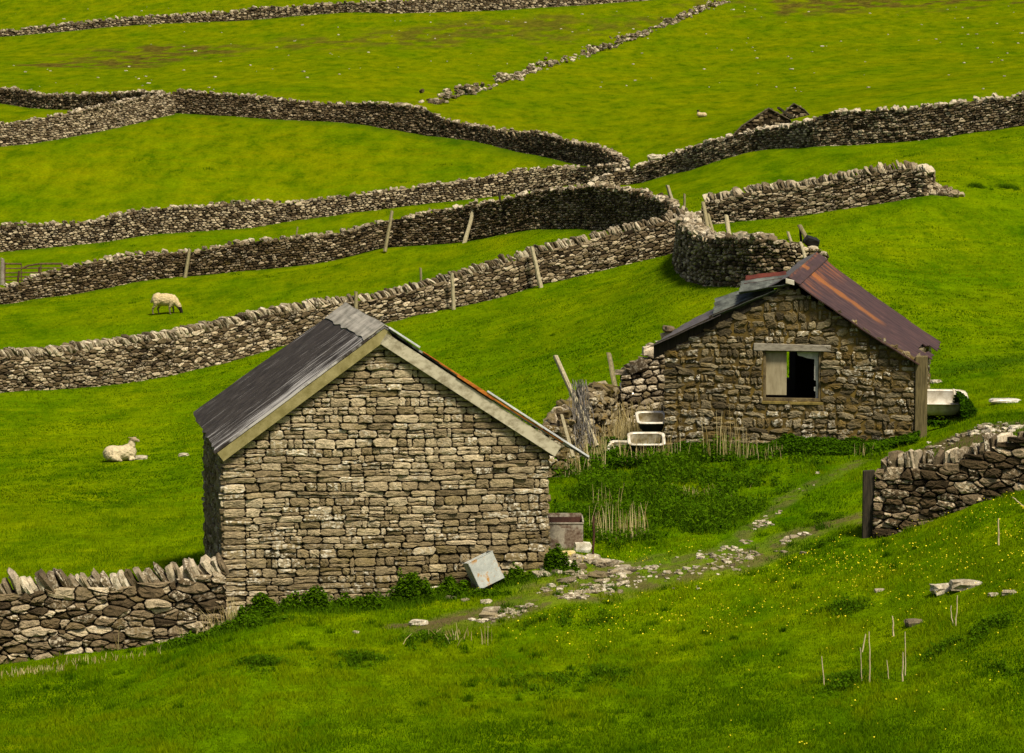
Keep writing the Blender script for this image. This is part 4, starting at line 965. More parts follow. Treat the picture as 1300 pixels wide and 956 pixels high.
# field gate on the far left
def gate():
    M_g = simple('rusty_gate_tube', (.05,.028,.014), (.13,.08,.04), 8); Y = 134
    root = empty('field_gate', tuple(atY(40, Y))); tag(root, 'thin rusty metal field gate of horizontal bars at the left edge', 'gate')
    def tube(name, pts, r):
        for k, (a, b) in enumerate(zip(pts[:-1], pts[1:])): stake(name, P(*a, Y), P(*b, Y), r, M_g, None, parent=root, r2=r, sides=6, wob=.002)
    for y in (341, 346.5, 351.5, 356): tube('gate_bar', [(5,y),(80,y-.8)], .028)
    tube('top_rail', [(5,335),(27,335)], .04); tube('top_rail', [(27,341),(37,337),(50,335),(80,335)], .045)
    tube('gate_upright', [(6,359),(6,333)], .04); tube('gate_upright', [(27,358),(27,335)], .03); tube('gate_upright', [(52,357),(52,335)], .03)
gate()

# ------------------------------------------------------------------ baths, tank, scrap
def tub(name, loc, rz, tilt, L, W, H, mat, label, roll=0, inner=None, outer=None, cat='bath'):
    """open-topped bath: rounded rim, sloping sides, floor"""
    root = empty(name, loc); root.rotation_euler = (tilt, roll, rz); tag(root, label, cat)
    K = 28; th = np.linspace(0, 2*np.pi, K, endpoint=False)
    def ring(a, b, z, p=8.0):
        c, s = np.cos(th), np.sin(th); r = (np.abs(c)**p+np.abs(s)**p)**(-1/p); return np.stack([a*r*c, b*r*s, np.full(K, z)], 1)
    def strip(nm, rs, m, cap=True):
        V = np.concatenate(rs); i = np.arange(K); j = (i+1) % K
        Fq = np.concatenate([np.stack([k*K+i, k*K+j, (k+1)*K+j, (k+1)*K+i], 1) for k in range(len(rs)-1)])
        Fs = [Fq]+([np.array([[(len(rs)-1)*K+k for k in range(K)]])] if cap else [])
        me_o = mesh_obj(nm, V, Fs, m, None, smooth=True, origin=(0,0,0)); me_o.parent = root
    a, b = L/2, W/2
    strip('outer_shell', [ring(a-.03, b-.03, H-.02), ring(a-.06, b-.05, H*.5), ring(a-.16, b-.11, .04), ring(a-.22, b-.16, 0)], outer or mat)
    strip('rim', [ring(a-.035, b-.035, H-.035), ring(a, b, H-.03), ring(a+.008, b+.008, H-.012), ring(a, b, H), ring(a-.045, b-.045, H), ring(a-.055, b-.055, H-.015)], mat, False)
    strip('basin', [ring(a-.052, b-.052, H-.012), ring(a-.08, b-.07, H*.5), ring(a-.17, b-.13, .07), ring(a-.24, b-.18, .05)], inner or mat)
    return root
M_shell = simple('black_iron_shell', (.010,.009,.008), (.035,.026,.018), 6, .6)
c = P(1193, 523, 57.6); tub('bath', tuple(c), R(-6), R(24), 1.05, .62, .36, M_white, 'white bath tipped towards the view on the nettle mound beside the timber corner post')
# broken sink flap on its right end
c2 = P(1219, 503, 57.4)
fl = boxes_mesh('basin_fragment', [beam(c2+np.array([-.14,0,.07]), c2+np.array([.16,0,-.02]), (0,1,.5), (0,-.5,1), .30, .035)], M_white, None, .012, origin=c2)
tag(fl, 'broken white enamel piece lying at the right end of the white bath', 'scrap')
c = P(826, 548, 56.85); tub('bath', tuple(c), R(4), R(24), .62, .50, .34, M_white, 'upper of two old stained baths half hidden behind the left corner of the outbuilding', inner=M_tubin, outer=M_shell)
c = P(820, 580, 56.25); tub('bath', tuple(c), R(0), R(22), .74, .55, .42, M_white, 'lower black-sided bath with white rim beside the left corner of the outbuilding', inner=M_tubin, outer=M_shell)
c = P(792, 578, 56.8); tub('wash_basin', tuple(c), R(-15), R(28), .62, .42, .22, M_white, 'chipped white basin lying in the nettles left of the black-sided bath', inner=M_tubin, outer=M_shell, cat='basin')
c = P(800, 497, 60.0); o = boxes_mesh('enamel_slab', [beam(c+np.array([-.22,0,.12]), c+np.array([.26,-.05,-.14]), (0,1,.2), (0,-.2,1), .35, .10)], M_white, None, .03, origin=c)
tag(o, 'white broken block wedged in the pale collapsed wall', 'scrap')

# galvanised water tank leaning on the barn
def tank_box():
    cen = P(617.5, 724.5, 45.55); root = empty('water_tank', tuple(cen)); root.rotation_euler = (R(-9), R(-23.5), R(17))
    tag(root, 'dented grey galvanised tank tilted on one edge against the barn wall', 'tank')
    a = .225; s_ = .235; t = .012
    def bx(nm, lst, m, bev):
        bm = bmesh.new()
        for (x0,x1,y0,y1,z0,z1) in lst:
            r = bmesh.ops.create_cube(bm, size=1); bmesh.ops.scale(bm, verts=r['verts'], vec=(x1-x0, y1-y0, z1-z0)); bmesh.ops.translate(bm, verts=r['verts'], vec=((x0+x1)/2, (y0+y1)/2, (z0+z1)/2))
        bmesh.ops.bevel(bm, geom=list(bm.edges), offset=bev, segments=2, affect='EDGES')
        me = bpy.data.meshes.new(nm); bm.to_mesh(me); bm.free(); me.materials.append(m); o = bpy.data.objects.new(nm, me); COL.objects.link(o); o.parent = root
    y0, y1 = 0, .42
    bx('tank_shell', [(-a,a,y0,y0+t,-s_,s_), (-a,-a+t,y0+t,y1,-s_,s_), (a-t,a,y0+t,y1,-s_,s_), (-a+t,a-t,y0+t,y1,-s_,-s_+t), (-a+t,a-t,y1-t,y1,-s_+t,s_)], M_galv, .004)
    bx('rim', [(-a-.012,a+.012,y0-.006,y0+.014,s_-.002,s_+.012), (-a-.014,-a+.004,y0+.014,y1,s_-.002,s_+.012), (a-.004,a+.014,y0+.014,y1,s_-.002,s_+.012)], M_galv, .003)
tank_box()
def rusty():
    Y = 47.4; x0, x1 = (696-650)/F*Y, (741-650)/F*Y; zt = P(0, 657, Y)[2]; zb = Tz(.9, Y)-.05
    z1 = zt; root = empty('rusted_tank', (.5*(x0+x1), Y+.3, zb)); tag(root, 'rusty open-topped tank standing at the right-hand foot of the barn', 'tank')
    t = .02
    def hx(xa, xb, ya, yb, za, zb_): return [(xa,ya,za),(xb,ya,za),(xb,yb,za),(xa,yb,za),(xa,ya,zb_),(xb,ya,zb_),(xb,yb,zb_),(xa,yb,zb_)]
    boxes_mesh('tank_shell', [hx(x0,x1,Y,Y+t,zb,z1-.11), hx(x0,x0+t,Y+t,Y+.6,zb,z1), hx(x1-t,x1,Y+t,Y+.6,zb,z1-.02), hx(x0+t,x1-t,Y+.6-t,Y+.6,zb,z1)], M_tank, root, .003)
    boxes_mesh('rim', [hx(x0,x1+.01,Y-.012,Y+.012,z1-.11,z1-.085), hx(x1-.012,x1+.012,Y-.014,Y+.6,z1-.085,z1-.06)], simple('grey_rim', (.20,.18,.14), (.38,.34,.27), 9), root, .003)
    boxes_mesh('inner_sheet', [hx(x0+t,x1-t,Y+.3,Y+.31,zb,z1-.03)], M_rust, root, 0)
rusty()
def lump(name, c, S, mat, label, cat, tmpl=RT4, rz=0.3, jit=.12, data=(.6,.1,0,.3,0), group=None, tilt=0.0):
    s = Soup(); rocks(s, [c], [S], tilt, tilt*.7, rz, stone_data(1, *data), jit, tmpl); o = s.build(name, mat); tag(o, label, cat, group); return o
c = hit(739, 702); lump('enamel_fragment', c+np.array([0,.1,.07]), (.16,.10,.09), M_white, 'white lump lying against the foot of the rusted tank', 'scrap', rz=.2, jit=.1)
c = hit(722, 708); lump('stone', c+np.array([0,0,.04]), (.11,.08,.06), M_yel, 'yellowed stone at the corner of the barn below the rusted tank', 'stone', jit=.15)
c = P(1030, 307, 80.1); lump('black_scrap', c, (.20,.10,.14), M_scrap, 'small black object on top of the curved wall beside the leaning posts', 'scrap', tilt=.5)
# bundle of rusty wire by the leaning pole
def wire():
    s = Soup(); bm = bmesh.new(); c0 = P(741, 520, 55.7)
    cu_ = bpy.data.curves.new('wire_bundle', 'CURVE'); cu_.dimensions = '3D'; cu_.bevel_depth = .006; cu_.bevel_resolution = 0
    for k in range(34):
        sp = cu_.splines.new('POLY'); n_ = 10; sp.points.add(n_-1); x = rng.normal(0, .10); tw = rng.uniform(-.15, .15)
        for i in range(n_):
            f = i/(n_-1); sp.points[i].co = (x+tw*f+rng.normal(0, .015)+.16*f-.1, rng.normal(0, .06), .55-1.25*f+.05*math.sin(k), 1)
    o = bpy.data.objects.new('wire_bundle', cu_); COL.objects.link(o); o.location = c0; cu_.materials.append(simple('grey_wire', (.13,.12,.11), (.27,.25,.23), 9))
    me_ = bpy.data.meshes.new_from_object(o); bpy.data.objects.remove(o); o = bpy.data.objects.new('wire_bundle', me_); COL.objects.link(o); o.location = c0
    tag(o, 'bundle of grey wire mesh hanging from the long leaning pole', 'wire')
wire()

# ------------------------------------------------------------------ loose stones
stones = [((1199,751),.15,'flat grey stone in the lower right grass, leftmost of its group'),((1226,746),.15,'long grey stone split in two in the lower right grass'),
 ((1241,742),.06,'small grey stone touching the long split one'),((1281,755),.08,'rounded pale stone nearest the lower right edge'),((1262,757),.06,'low flat stone between the split and the rounded stones'),
 ((1161,793),.10,'dark brown stone half sunk in the lower right grass'),((1116,751),.06,'small pale stone alone in the buttercup grass'),((532,793),.11,'light stone on the bare soil patch left of the dry stalks'),
 ((452,804),.04,'tiny pale stone in the grass left of the bare soil patch'),((617,766),.07,'small white stone on the track below the galvanised tank'),
 ((1275,512),.22,'flat white stone on the hillside right of the bath'),((1188,486),.09,'small white stone above the bath on the hillside'),((179,583),.13,'flat white stone right of the lying sheep'),((233,579),.10,'small white stone in the field left of the barn eave'),
 ((1290,545),.10,'grey stone lying just above the right-hand wall'),((830,202),.30,'large pale boulder on top of the wall junction behind'),((962,185),.30,'pale round boulder at the foot of the tall wall near the ruin'),((571,173),.30,'pale boulder at the foot of the dark brown wall')]
for (p, r, lab) in stones:
    c = hit(*p)
    if p == (830,202): c = P(831, 201, 146)
    lump('stone', c+np.array([0,0,r*.2]), (r*1.25, r*.9, r*(.5 if p != (1275,512) else .25)), M_white if p in ((1275,512),) else M_scree, lab, 'stone', rz=rng.uniform(-.4,.4), jit=.16, data=(.7,.12,0,.6,.1) if p != (1161,793) else (.1,.05,0,0,0), group='loose stones on the pasture')
def track_stones():
    s = Soup()
    def band(pts, n_, wd, s0, s1, z=0.0):
        pts = np.array(pts); L = np.concatenate([[0], np.cumsum(np.hypot(*np.diff(pts[:,:2], axis=0).T))]); q = rng.uniform(0, L[-1], n_)
        x = np.interp(q, L, pts[:,0])+rng.normal(0, wd*.5, n_); y = np.interp(q, L, pts[:,1])+rng.normal(0, wd, n_)
        k = fbm(x/.7, y/.7, 61) > .47; x, y = x[k], y[k]; m = len(x); sz = rng.uniform(s0, s1, m)*rng.uniform(.6, 1, m)
        rocks(s, np.stack([x, y, T(x, y)+sz*.15], 1), np.stack([sz*1.4, sz*1.1, sz*.5], 1), rng.normal(0, .15, m), rng.normal(0, .15, m), rng.uniform(0, 6, m), stone_data(m, .45, .28, .10, .4, .10), .18, RT3)
    band(hits([(690,752),(740,735),(800,722),(860,722),(900,718),(940,708),(975,700)]), 420, .5, .018, .055)
    band(hits([(700,730),(740,722),(790,725)]), 90, .4, .05, .14)
    band(hits([(610,790),(660,775),(720,760),(780,745)]), 170, .14, .02, .06)
    band(hits([(930,700),(955,675),(985,645),(1020,620),(1055,602)]), 130, .2, .02, .05)
    band(hits([(1000,690),(1040,672)]), 60, .2, .03, .07)
    band(hits([(1215,560),(1232,553),(1250,548)]), 130, .7, .025, .08)
    band(hits([(590,760),(640,750),(690,742)]), 60, .5, .04, .12)
    o = s.build('track_stones', M_scree); tag(o, 'scattered pale limestone rubble along the farm track', kind='stuff')
    s = Soup(); n_ = 190
    px = rng.uniform(-20, 1320, n_*3); py = rng.uniform(8, 118, n_*3); cs = []
    for a, b in list(zip(px, py))[:n_]: cs.append(hit(a, b))
    cs = np.array(cs); sz = rng.uniform(.04, .15, n_)*rng.uniform(.4, 1, n_)
    rocks(s, cs+np.array([0,0,.03]), np.stack([sz*1.3, sz, sz*.5], 1), 0, 0, rng.uniform(0, 6, n_), stone_data(n_, .8, .15, 0, .8, .3), .16)
    o = s.build('hillside_stones', M_scree); tag(o, 'tiny pale stones dotted over the upper hillside', kind='stuff')
track_stones()

# ------------------------------------------------------------------ vegetation
def veg_mat(name, c1, c2, c3, trans=.35):
    m, nt, b = new_mat(name); a = attr(nt)
    c = ramp(nt, a[0], [(0, c1), (.5, c2), (1, c3)])
    nt.links.new(c, b.inputs['Base Color']); b.inputs['Specular IOR Level'].default_value = .0; b.inputs['Roughness'].default_value = 1
    tr = nd(nt, 'ShaderNodeBsdfTranslucent'); nt.links.new(c, tr.inputs['Color']); mx = nd(nt, 'ShaderNodeMixShader'); mx.inputs[0].default_value = trans
    nt.links.new(b.outputs[0], mx.inputs[1]); nt.links.new(tr.outputs[0], mx.inputs[2]); nt.links.new(mx.outputs[0], nt.nodes['Material Output'].inputs['Surface']); return m
M_grass = veg_mat('grass_blades', (.030,.084,.0004), (.093,.180,.0004), (.170,.235,.0006))
M_nettle = veg_mat('nettle_leaves', (.026,.070,.002), (.058,.130,.002), (.105,.190,.004))
M_nettled = veg_mat('dark_nettle_leaves', (.016,.050,.002), (.036,.092,.002), (.070,.150,.004))
M_straw = veg_mat('dry_stalks', (.22,.16,.05), (.40,.32,.14), (.58,.50,.27), .2)
M_butter = simple('buttercup_petals', (.55,.46,.01), (.80,.70,.02), 3)

def project(X, Y, Z):
    c, s = math.cos(PITCH), math.sin(PITCH); f = Y*c-Z*s; u = Y*s+Z*c
    return 650+F*X/f, 478-F*u/f
def footprint(x, y):
    """inside either building"""
    def ins(fr, ld, W, L, m=.0):
        dx, dy = x-fr.o[0], y-fr.o[1]; a = dx*fr.d[0]+dy*fr.d[1]; b = dx*ld[0]+dy*ld[1]
        return (a > -m) & (a < W+m) & (b > -m) & (b < L+m)
    return ins(frB_, np.array([-math.sin(R(9.2)), math.cos(R(9.2))]), 5.353, 5.5)|ins(frH, hld, 4.99, 6.0)
def blades(s, x, y, h, w, lean=.35, tone=None, z=None):
    N = len(x); z = T(x, y)-.01 if z is None else z
    a = rng.uniform(0, 2*np.pi, N); la = rng.uniform(0, 2*np.pi, N); ln = rng.random(N)*lean*h
    dx, dy = np.cos(a)*w/2, np.sin(a)*w/2
    V = np.empty((N, 3, 3)); V[:,0] = np.stack([x-dx, y-dy, z], 1); V[:,1] = np.stack([x+dx, y+dy, z], 1); V[:,2] = np.stack([x+np.cos(la)*ln, y+np.sin(la)*ln, z+h], 1)
    tone = rng.random(N) if tone is None else tone
    s.add(V.reshape(-1, 3), np.arange(N*3).reshape(N, 3), np.repeat(np.stack([tone, tone, tone], 1), 3, 0))
def grass():
    def field(N, y0, y1, hmin, hmax, w, pw, name, lab):
        s = Soup(); t = rng.random(N); Y = (y0**(1-pw)+t*(y1**(1-pw)-y0**(1-pw)))**(1/(1-pw)) if pw != 1 else y0*(y1/y0)**t
        X = rng.uniform(-.20, .20, N)*Y
        keep = ~footprint(X, Y)
        for tr, wd in ((track1, .45), (track2, .25), (track3, .5), (bare1, .15), (yard, .7)):
            d, _ = polydist(X, Y, tr); keep &= ~((d < wd*(.4+1.2*fbm(X/.6, Y/.6, 31))) & (rng.random(N) < .8))
        X, Y = X[keep], Y[keep]; n_ = len(X)
        cl = fbm(X/.30, Y/.45, 41, 3); pz = fbm(X/1.6, Y/2.4, 42, 4)
        h = rng.uniform(hmin, hmax, n_)*(.15+1.7*cl**1.3)
        tone = np.clip(.48+(pz-.5)*1.7+(cl-.5)*1.0+rng.normal(0, .15, n_), 0, 1)
        blades(s, X, Y, h, w*rng.uniform(.7, 1.3, n_), .9, tone)
        o = s.build(name, M_grass, origin=(0,0,0)); tag(o, lab, kind='stuff')
    field(700000, 31, 64, .03, .085, .013, 2.2, 'grass', 'short green grass of the near pasture')
    field(300000, 64, 128, .02, .05, .05, 2.0, 'grass', 'short green grass of the fields behind the barn')
grass()

def leaves(s, C, r, tone):
    """small bent diamond leaves at C with size r"""
    N = len(C); a = rng.uniform(0, 2*np.pi, N); e = rng.normal(.1, .5, N); b = rng.normal(0, .6, N)
    d = np.stack([np.cos(a)*np.cos(e), np.sin(a)*np.cos(e), np.sin(e)], 1); sd = np.stack([-np.sin(a), np.cos(a), b*.6], 1)
    r = r[:,None]; w = r*.38
    V = np.empty((N, 4, 3)); V[:,0] = C-d*r*.5; V[:,1] = C+sd*w; V[:,2] = C+d*r*.5-np.array([0,0,1])*r*.2; V[:,3] = C-sd*w
    i = np.arange(N)*4; Ft = np.concatenate([np.stack([i, i+1, i+3], 1), np.stack([i+1, i+2, i+3], 1)])
    s.add(V.reshape(-1, 3), Ft, np.repeat(np.stack([tone]*3, 1), 4, 0))
def clump(s, c, rx, ry, h, n_, lr=(.03,.07), seed=0):
    a = rng.uniform(0, 2*np.pi, n_); r = rng.random(n_)**.5; lob = .75+.35*np.sin(a*3+seed)*np.sin(a*2+seed*2)
    x = c[0]+rx*r*lob*np.cos(a); y = c[1]+ry*r*lob*np.sin(a)
    top = h*np.clip(1-r**2.2, 0, 1)*(.55+.75*fbm(x/.16+seed, y/.16, 71, 2))
    z = T(x, y)+top*rng.random(n_)**.45
    tone = np.clip(.15+.6*(z-T(x, y))/max(h, .01)+rng.normal(0, .18, n_), 0, 1)
    leaves(s, np.stack([x, y, z], 1), rng.uniform(lr[0], lr[1], n_), rng.random(n_)*.6+.2*fbm(x/.3, y/.3, 5)+.1)
def weed(s, c, r, sd, far):
    n_ = int(2600*(r/.4)**1.3); x = c[0]+rng.normal(0, r*.62, n_); y = c[1]+rng.normal(0, r*.75, n_)
    k = fbm(x/.22+sd, y/.28, 73, 3) > .42+.10*rng.random(n_); x, y = x[k], y[k]; m = len(x)
    d = np.hypot((x-c[0])/r, (y-c[1])/r); h = .12*np.clip(1.3-d*.6, .2, 1.3)*(1.4 if far else 1)
    q = m//2; leaves(s, np.stack([x[:q], y[:q], T(x[:q], y[:q])+h[:q]*rng.random(q)], 1), rng.uniform(.02, .055, q), rng.uniform(.2, .8, q))
    blades(s, x[q:], y[q:], h[q:]*rng.uniform(.6, 1.4, m-q), .014, .9, rng.uniform(.2, .9, m-q))
def plant(px, py, Y, rx, ry, h, n_, label, mat=None, lr=(.03,.07), name='nettle_clump', cat='nettles', group='clumps of nettles along the buildings'):
    s = Soup(); c = atY(px, Y) if Y else hit(px, py); k = max(6, int(rx*18)); clump(s, c, rx*.9, ry*.9, h*1.05, int(n_*.7), lr, rng.uniform(0, 6))
    for q in range(k):
        ox, oy = rng.normal(0, rx*.62), rng.normal(0, ry*.5); f = rng.uniform(.45, 1.25)
        clump(s, (c[0]+ox, c[1]+oy), rx*rng.uniform(.22, .42), ry*rng.uniform(.35, .6), h*f*np.exp(-(ox/rx)**2*.5), int(n_*.75/k), lr, rng.uniform(0, 6))
    m = n_//3; x = c[0]+rng.normal(0, rx*.8, m); y = c[1]-abs(rng.normal(0, ry*.8, m)); blades(s, x, y, rng.uniform(.04, .16, m), .014, .9, rng.uniform(.2, .9, m))
    o = s.build(name, mat or M_nettle, origin=tuple(c)); tag(o, label, cat, group)
plant(326,0,45.2,.42,.30,.34,2600,'leafy nettle clump at the left foot of the barn next to the low wall')
plant(398,0,45.2,.48,.30,.36,2900,'nettle clump at the barn foot second from the left wall')
plant(521,0,45.35,.50,.32,.50,3800,'largest rounded nettle clump at the middle of the barn foot')
plant(463,0,45.1,.50,.26,.26,2200,'low nettle clump between the two rounded ones at the barn foot')
plant(571,0,45.5,.28,.22,.30,1500,'small nettle clump just left of the galvanised tank')
plant(655,0,45.8,.26,.20,.26,1300,'small nettle clump just right of the galvanised tank')
plant(706,0,46.0,.26,.20,.42,2000,'tall narrow nettle clump at the right corner of the barn')
plant(300,0,44.4,.75,.30,.16,2200,'low spreading weeds below the end of the left wall')
plant(230,0,44.3,.60,.28,.14,1700,'low spreading weeds at the foot of the left wall')
plant(610,0,45.2,.35,.18,.12,900,'low weeds under the galvanised tank')
for (px, py, r, lab) in ((690,792,.30,'dark weed tuft below the stony track'),(744,785,.36,'dark weed tuft right of centre below the track'),(540,815,.42,'dark weed patch below the bare soil patch'),(1070,772,.40,'dark weed patch in the buttercup grass'),
    (760,858,.5,'dark weed patch in the grass below the buttercups'),(1180,0,0,''),(1255,797,.42,'dark thistle patch by the lower right stones'),(1205,825,.42,'dark thistle patch in the lower right below the forked stalk'),(1290,843,.40,'dark thistle patch at the right edge'),
    (1075,866,.50,'dark weed patch at the base of the tallest dry stalks'),(450,838,.45,'dark weed patch in the lower middle-left grass'),(330,845,.40,'dark weed patch low on the left'),(680,868,.5,'dark weed patch beside the lower buttercups'),(1040,660,.25,'weed tuft on the track near the gatepost'),(1052,692,.3,'weed tuft just left of the gatepost'),
    (1240,238,.11,'dark rush tuft on the slope right of the free-standing wall'),(1279,239,.15,'larger dark rush tuft near the right edge of the slope')):
    if not lab: continue
    c_ = hit(px, py); s = Soup(); weed(s, c_, r*(c_[1]/45), px*.37, py < 300); c = c_; o = s.build('weed_clump', M_nettle, origin=tuple(c)); tag(o, lab, 'weeds', 'dark weed tufts in the pasture')
# ivy mound under the bath
def ivy():
    s = Soup(); c = atY(1200, 56.9); n_ = 15000
    a = rng.uniform(0, 2*np.pi, n_); e = np.arccos(rng.random(n_)); rr = .86+.14*rng.random(n_)+.10*(fbm(a*2, e*3, 7)-.5)
    C = np.stack([c[0]+.70*rr*np.sin(e)*np.cos(a), c[1]+.75*rr*np.sin(e)*np.sin(a), c[2]+.72*rr*np.cos(e)], 1)
    k = (C[:,2] > T(C[:,0], C[:,1])) & ~((C[:,2] > P(1193, 526, 57.3)[2]-.03) & (C[:,0] < c[0]+.27))
    leaves(s, C[k], rng.uniform(.04, .09, k.sum()), rng.random(k.sum())*.7)
    o = s.build('ivy_mound', M_nettled, origin=tuple(c)); tag(o, 'rounded dark ivy mound under the white bath', 'ivy')
    body = []
ivy()
# nettle bank in front of the small building
def bank():
    s = Soup(); N = 80000; Y = rng.uniform(46.8, 57.2, N); X = rng.uniform(.7, 7.6, N); Z = T(X, Y); px, py = project(X, Y, Z)
    jx = (fbm(X/.9, Y/1.4, 85)-.5)*110+rng.normal(0, 9, N); jy = (fbm(X/.9, Y/1.4, 86)-.5)*50+rng.normal(0, 5, N); k = inpoly(px+jx, py+jy, nettle_area) & ~footprint(X, Y); X, Y, px, py = X[k], Y[k], px[k], py[k]
    d = fbm(X/.55, Y/1.0, 81, 4); k = d > .34+.16*rng.random(len(X)); X, Y, d = X[k], Y[k], d[k]
    h = .06+.34*np.clip((d-.36)*2.6, 0, 1)*rng.uniform(.6, 1.2, len(X)); g_ = rng.random(len(X)) < .45
    blades(s, X[g_], Y[g_], h[g_]*rng.uniform(.5, 1.3, g_.sum())+.04, .016, .8, rng.random(g_.sum()))
    X, Y, d, h = X[~g_], Y[~g_], d[~g_], h[~g_]; z = T(X, Y)+h*rng.random(len(X))**.5
    leaves(s, np.stack([X, Y, z], 1), rng.uniform(.035, .085, len(X)), np.clip(rng.random(len(X))*.7+.5*(d-.3), 0, 1))
    # darker fringe along the foot of the building
    n_ = 16000; a = rng.uniform(-.2, 5.1, n_); o_ = rng.random(n_)**1.4*.9; x = frH.o[0]+frH.d[0]*a+frH.n[0]*(o_+.05); y = frH.o[1]+frH.d[1]*a+frH.n[1]*(o_+.05)
    d = fbm(x/.5, y/.5, 83); h = (.12+.32*np.clip(d-.25, 0, 1))*(1-o_*.6); z = T(x, y)+h*rng.random(n_)**.5
    leaves(s, np.stack([x, y, z], 1), rng.uniform(.035, .08, n_), rng.random(n_)*.45)
    # behind, between the buildings
    n_ = 9000; x = rng.uniform(1.35, 3.0, n_); y = rng.uniform(55.0, 58.2, n_); d = fbm(x/.5, y/.5, 84); h = .1+.45*np.clip(d-.25, 0, 1); z = T(x, y)+h*rng.random(n_)**.5
    leaves(s, np.stack([x, y, z], 1), rng.uniform(.04, .09, n_), rng.random(n_)*.5)
    o = s.build('nettles', M_nettle, origin=(0,0,0)); tag(o, 'bank of nettles and rank weeds between the two buildings and the track', kind='stuff')
bank()
def stalks(s, x, y, h, lean=.18, w=.010):
    """thin four-sided stalks bent once"""
    N = len(x); z = T(x, y)-.02; la = rng.uniform(0, 2*np.pi, N); ln = rng.normal(0, lean, N)*h; mx = x+np.cos(la)*ln*.35; my = y+np.sin(la)*ln*.35
    tx, ty = x+np.cos(la)*ln, y+np.sin(la)*ln; tone = rng.random(N)
    P0 = np.stack([x, y, z], 1); P1 = np.stack([mx, my, z+h*.55], 1); P2 = np.stack([tx, ty, z+h], 1)
    wv = w*rng.uniform(.6, 1.3, N); th = np.array([0, 2.09, 4.19]); V = np.empty((N, 9, 3))
    for q, (Pq, f) in enumerate(((P0, 1), (P1, .8), (P2, .3))):
        for m_ in range(3): V[:, q*3+m_] = Pq+np.stack([np.cos(th[m_])*wv*f/1.7, np.sin(th[m_])*wv*f/1.7, 0*wv], 1)
    i = np.arange(N)*9; Fq = []
    for q in range(2):
        for m_ in range(3): n2 = (m_+1) % 3; Fq.append(np.stack([i+q*3+m_, i+q*3+n2, i+q*3+3+n2, i+q*3+3+m_], 1))
    s.add(V.reshape(-1, 3), np.concatenate(Fq), np.repeat(np.stack([tone]*3, 1), 9, 0))
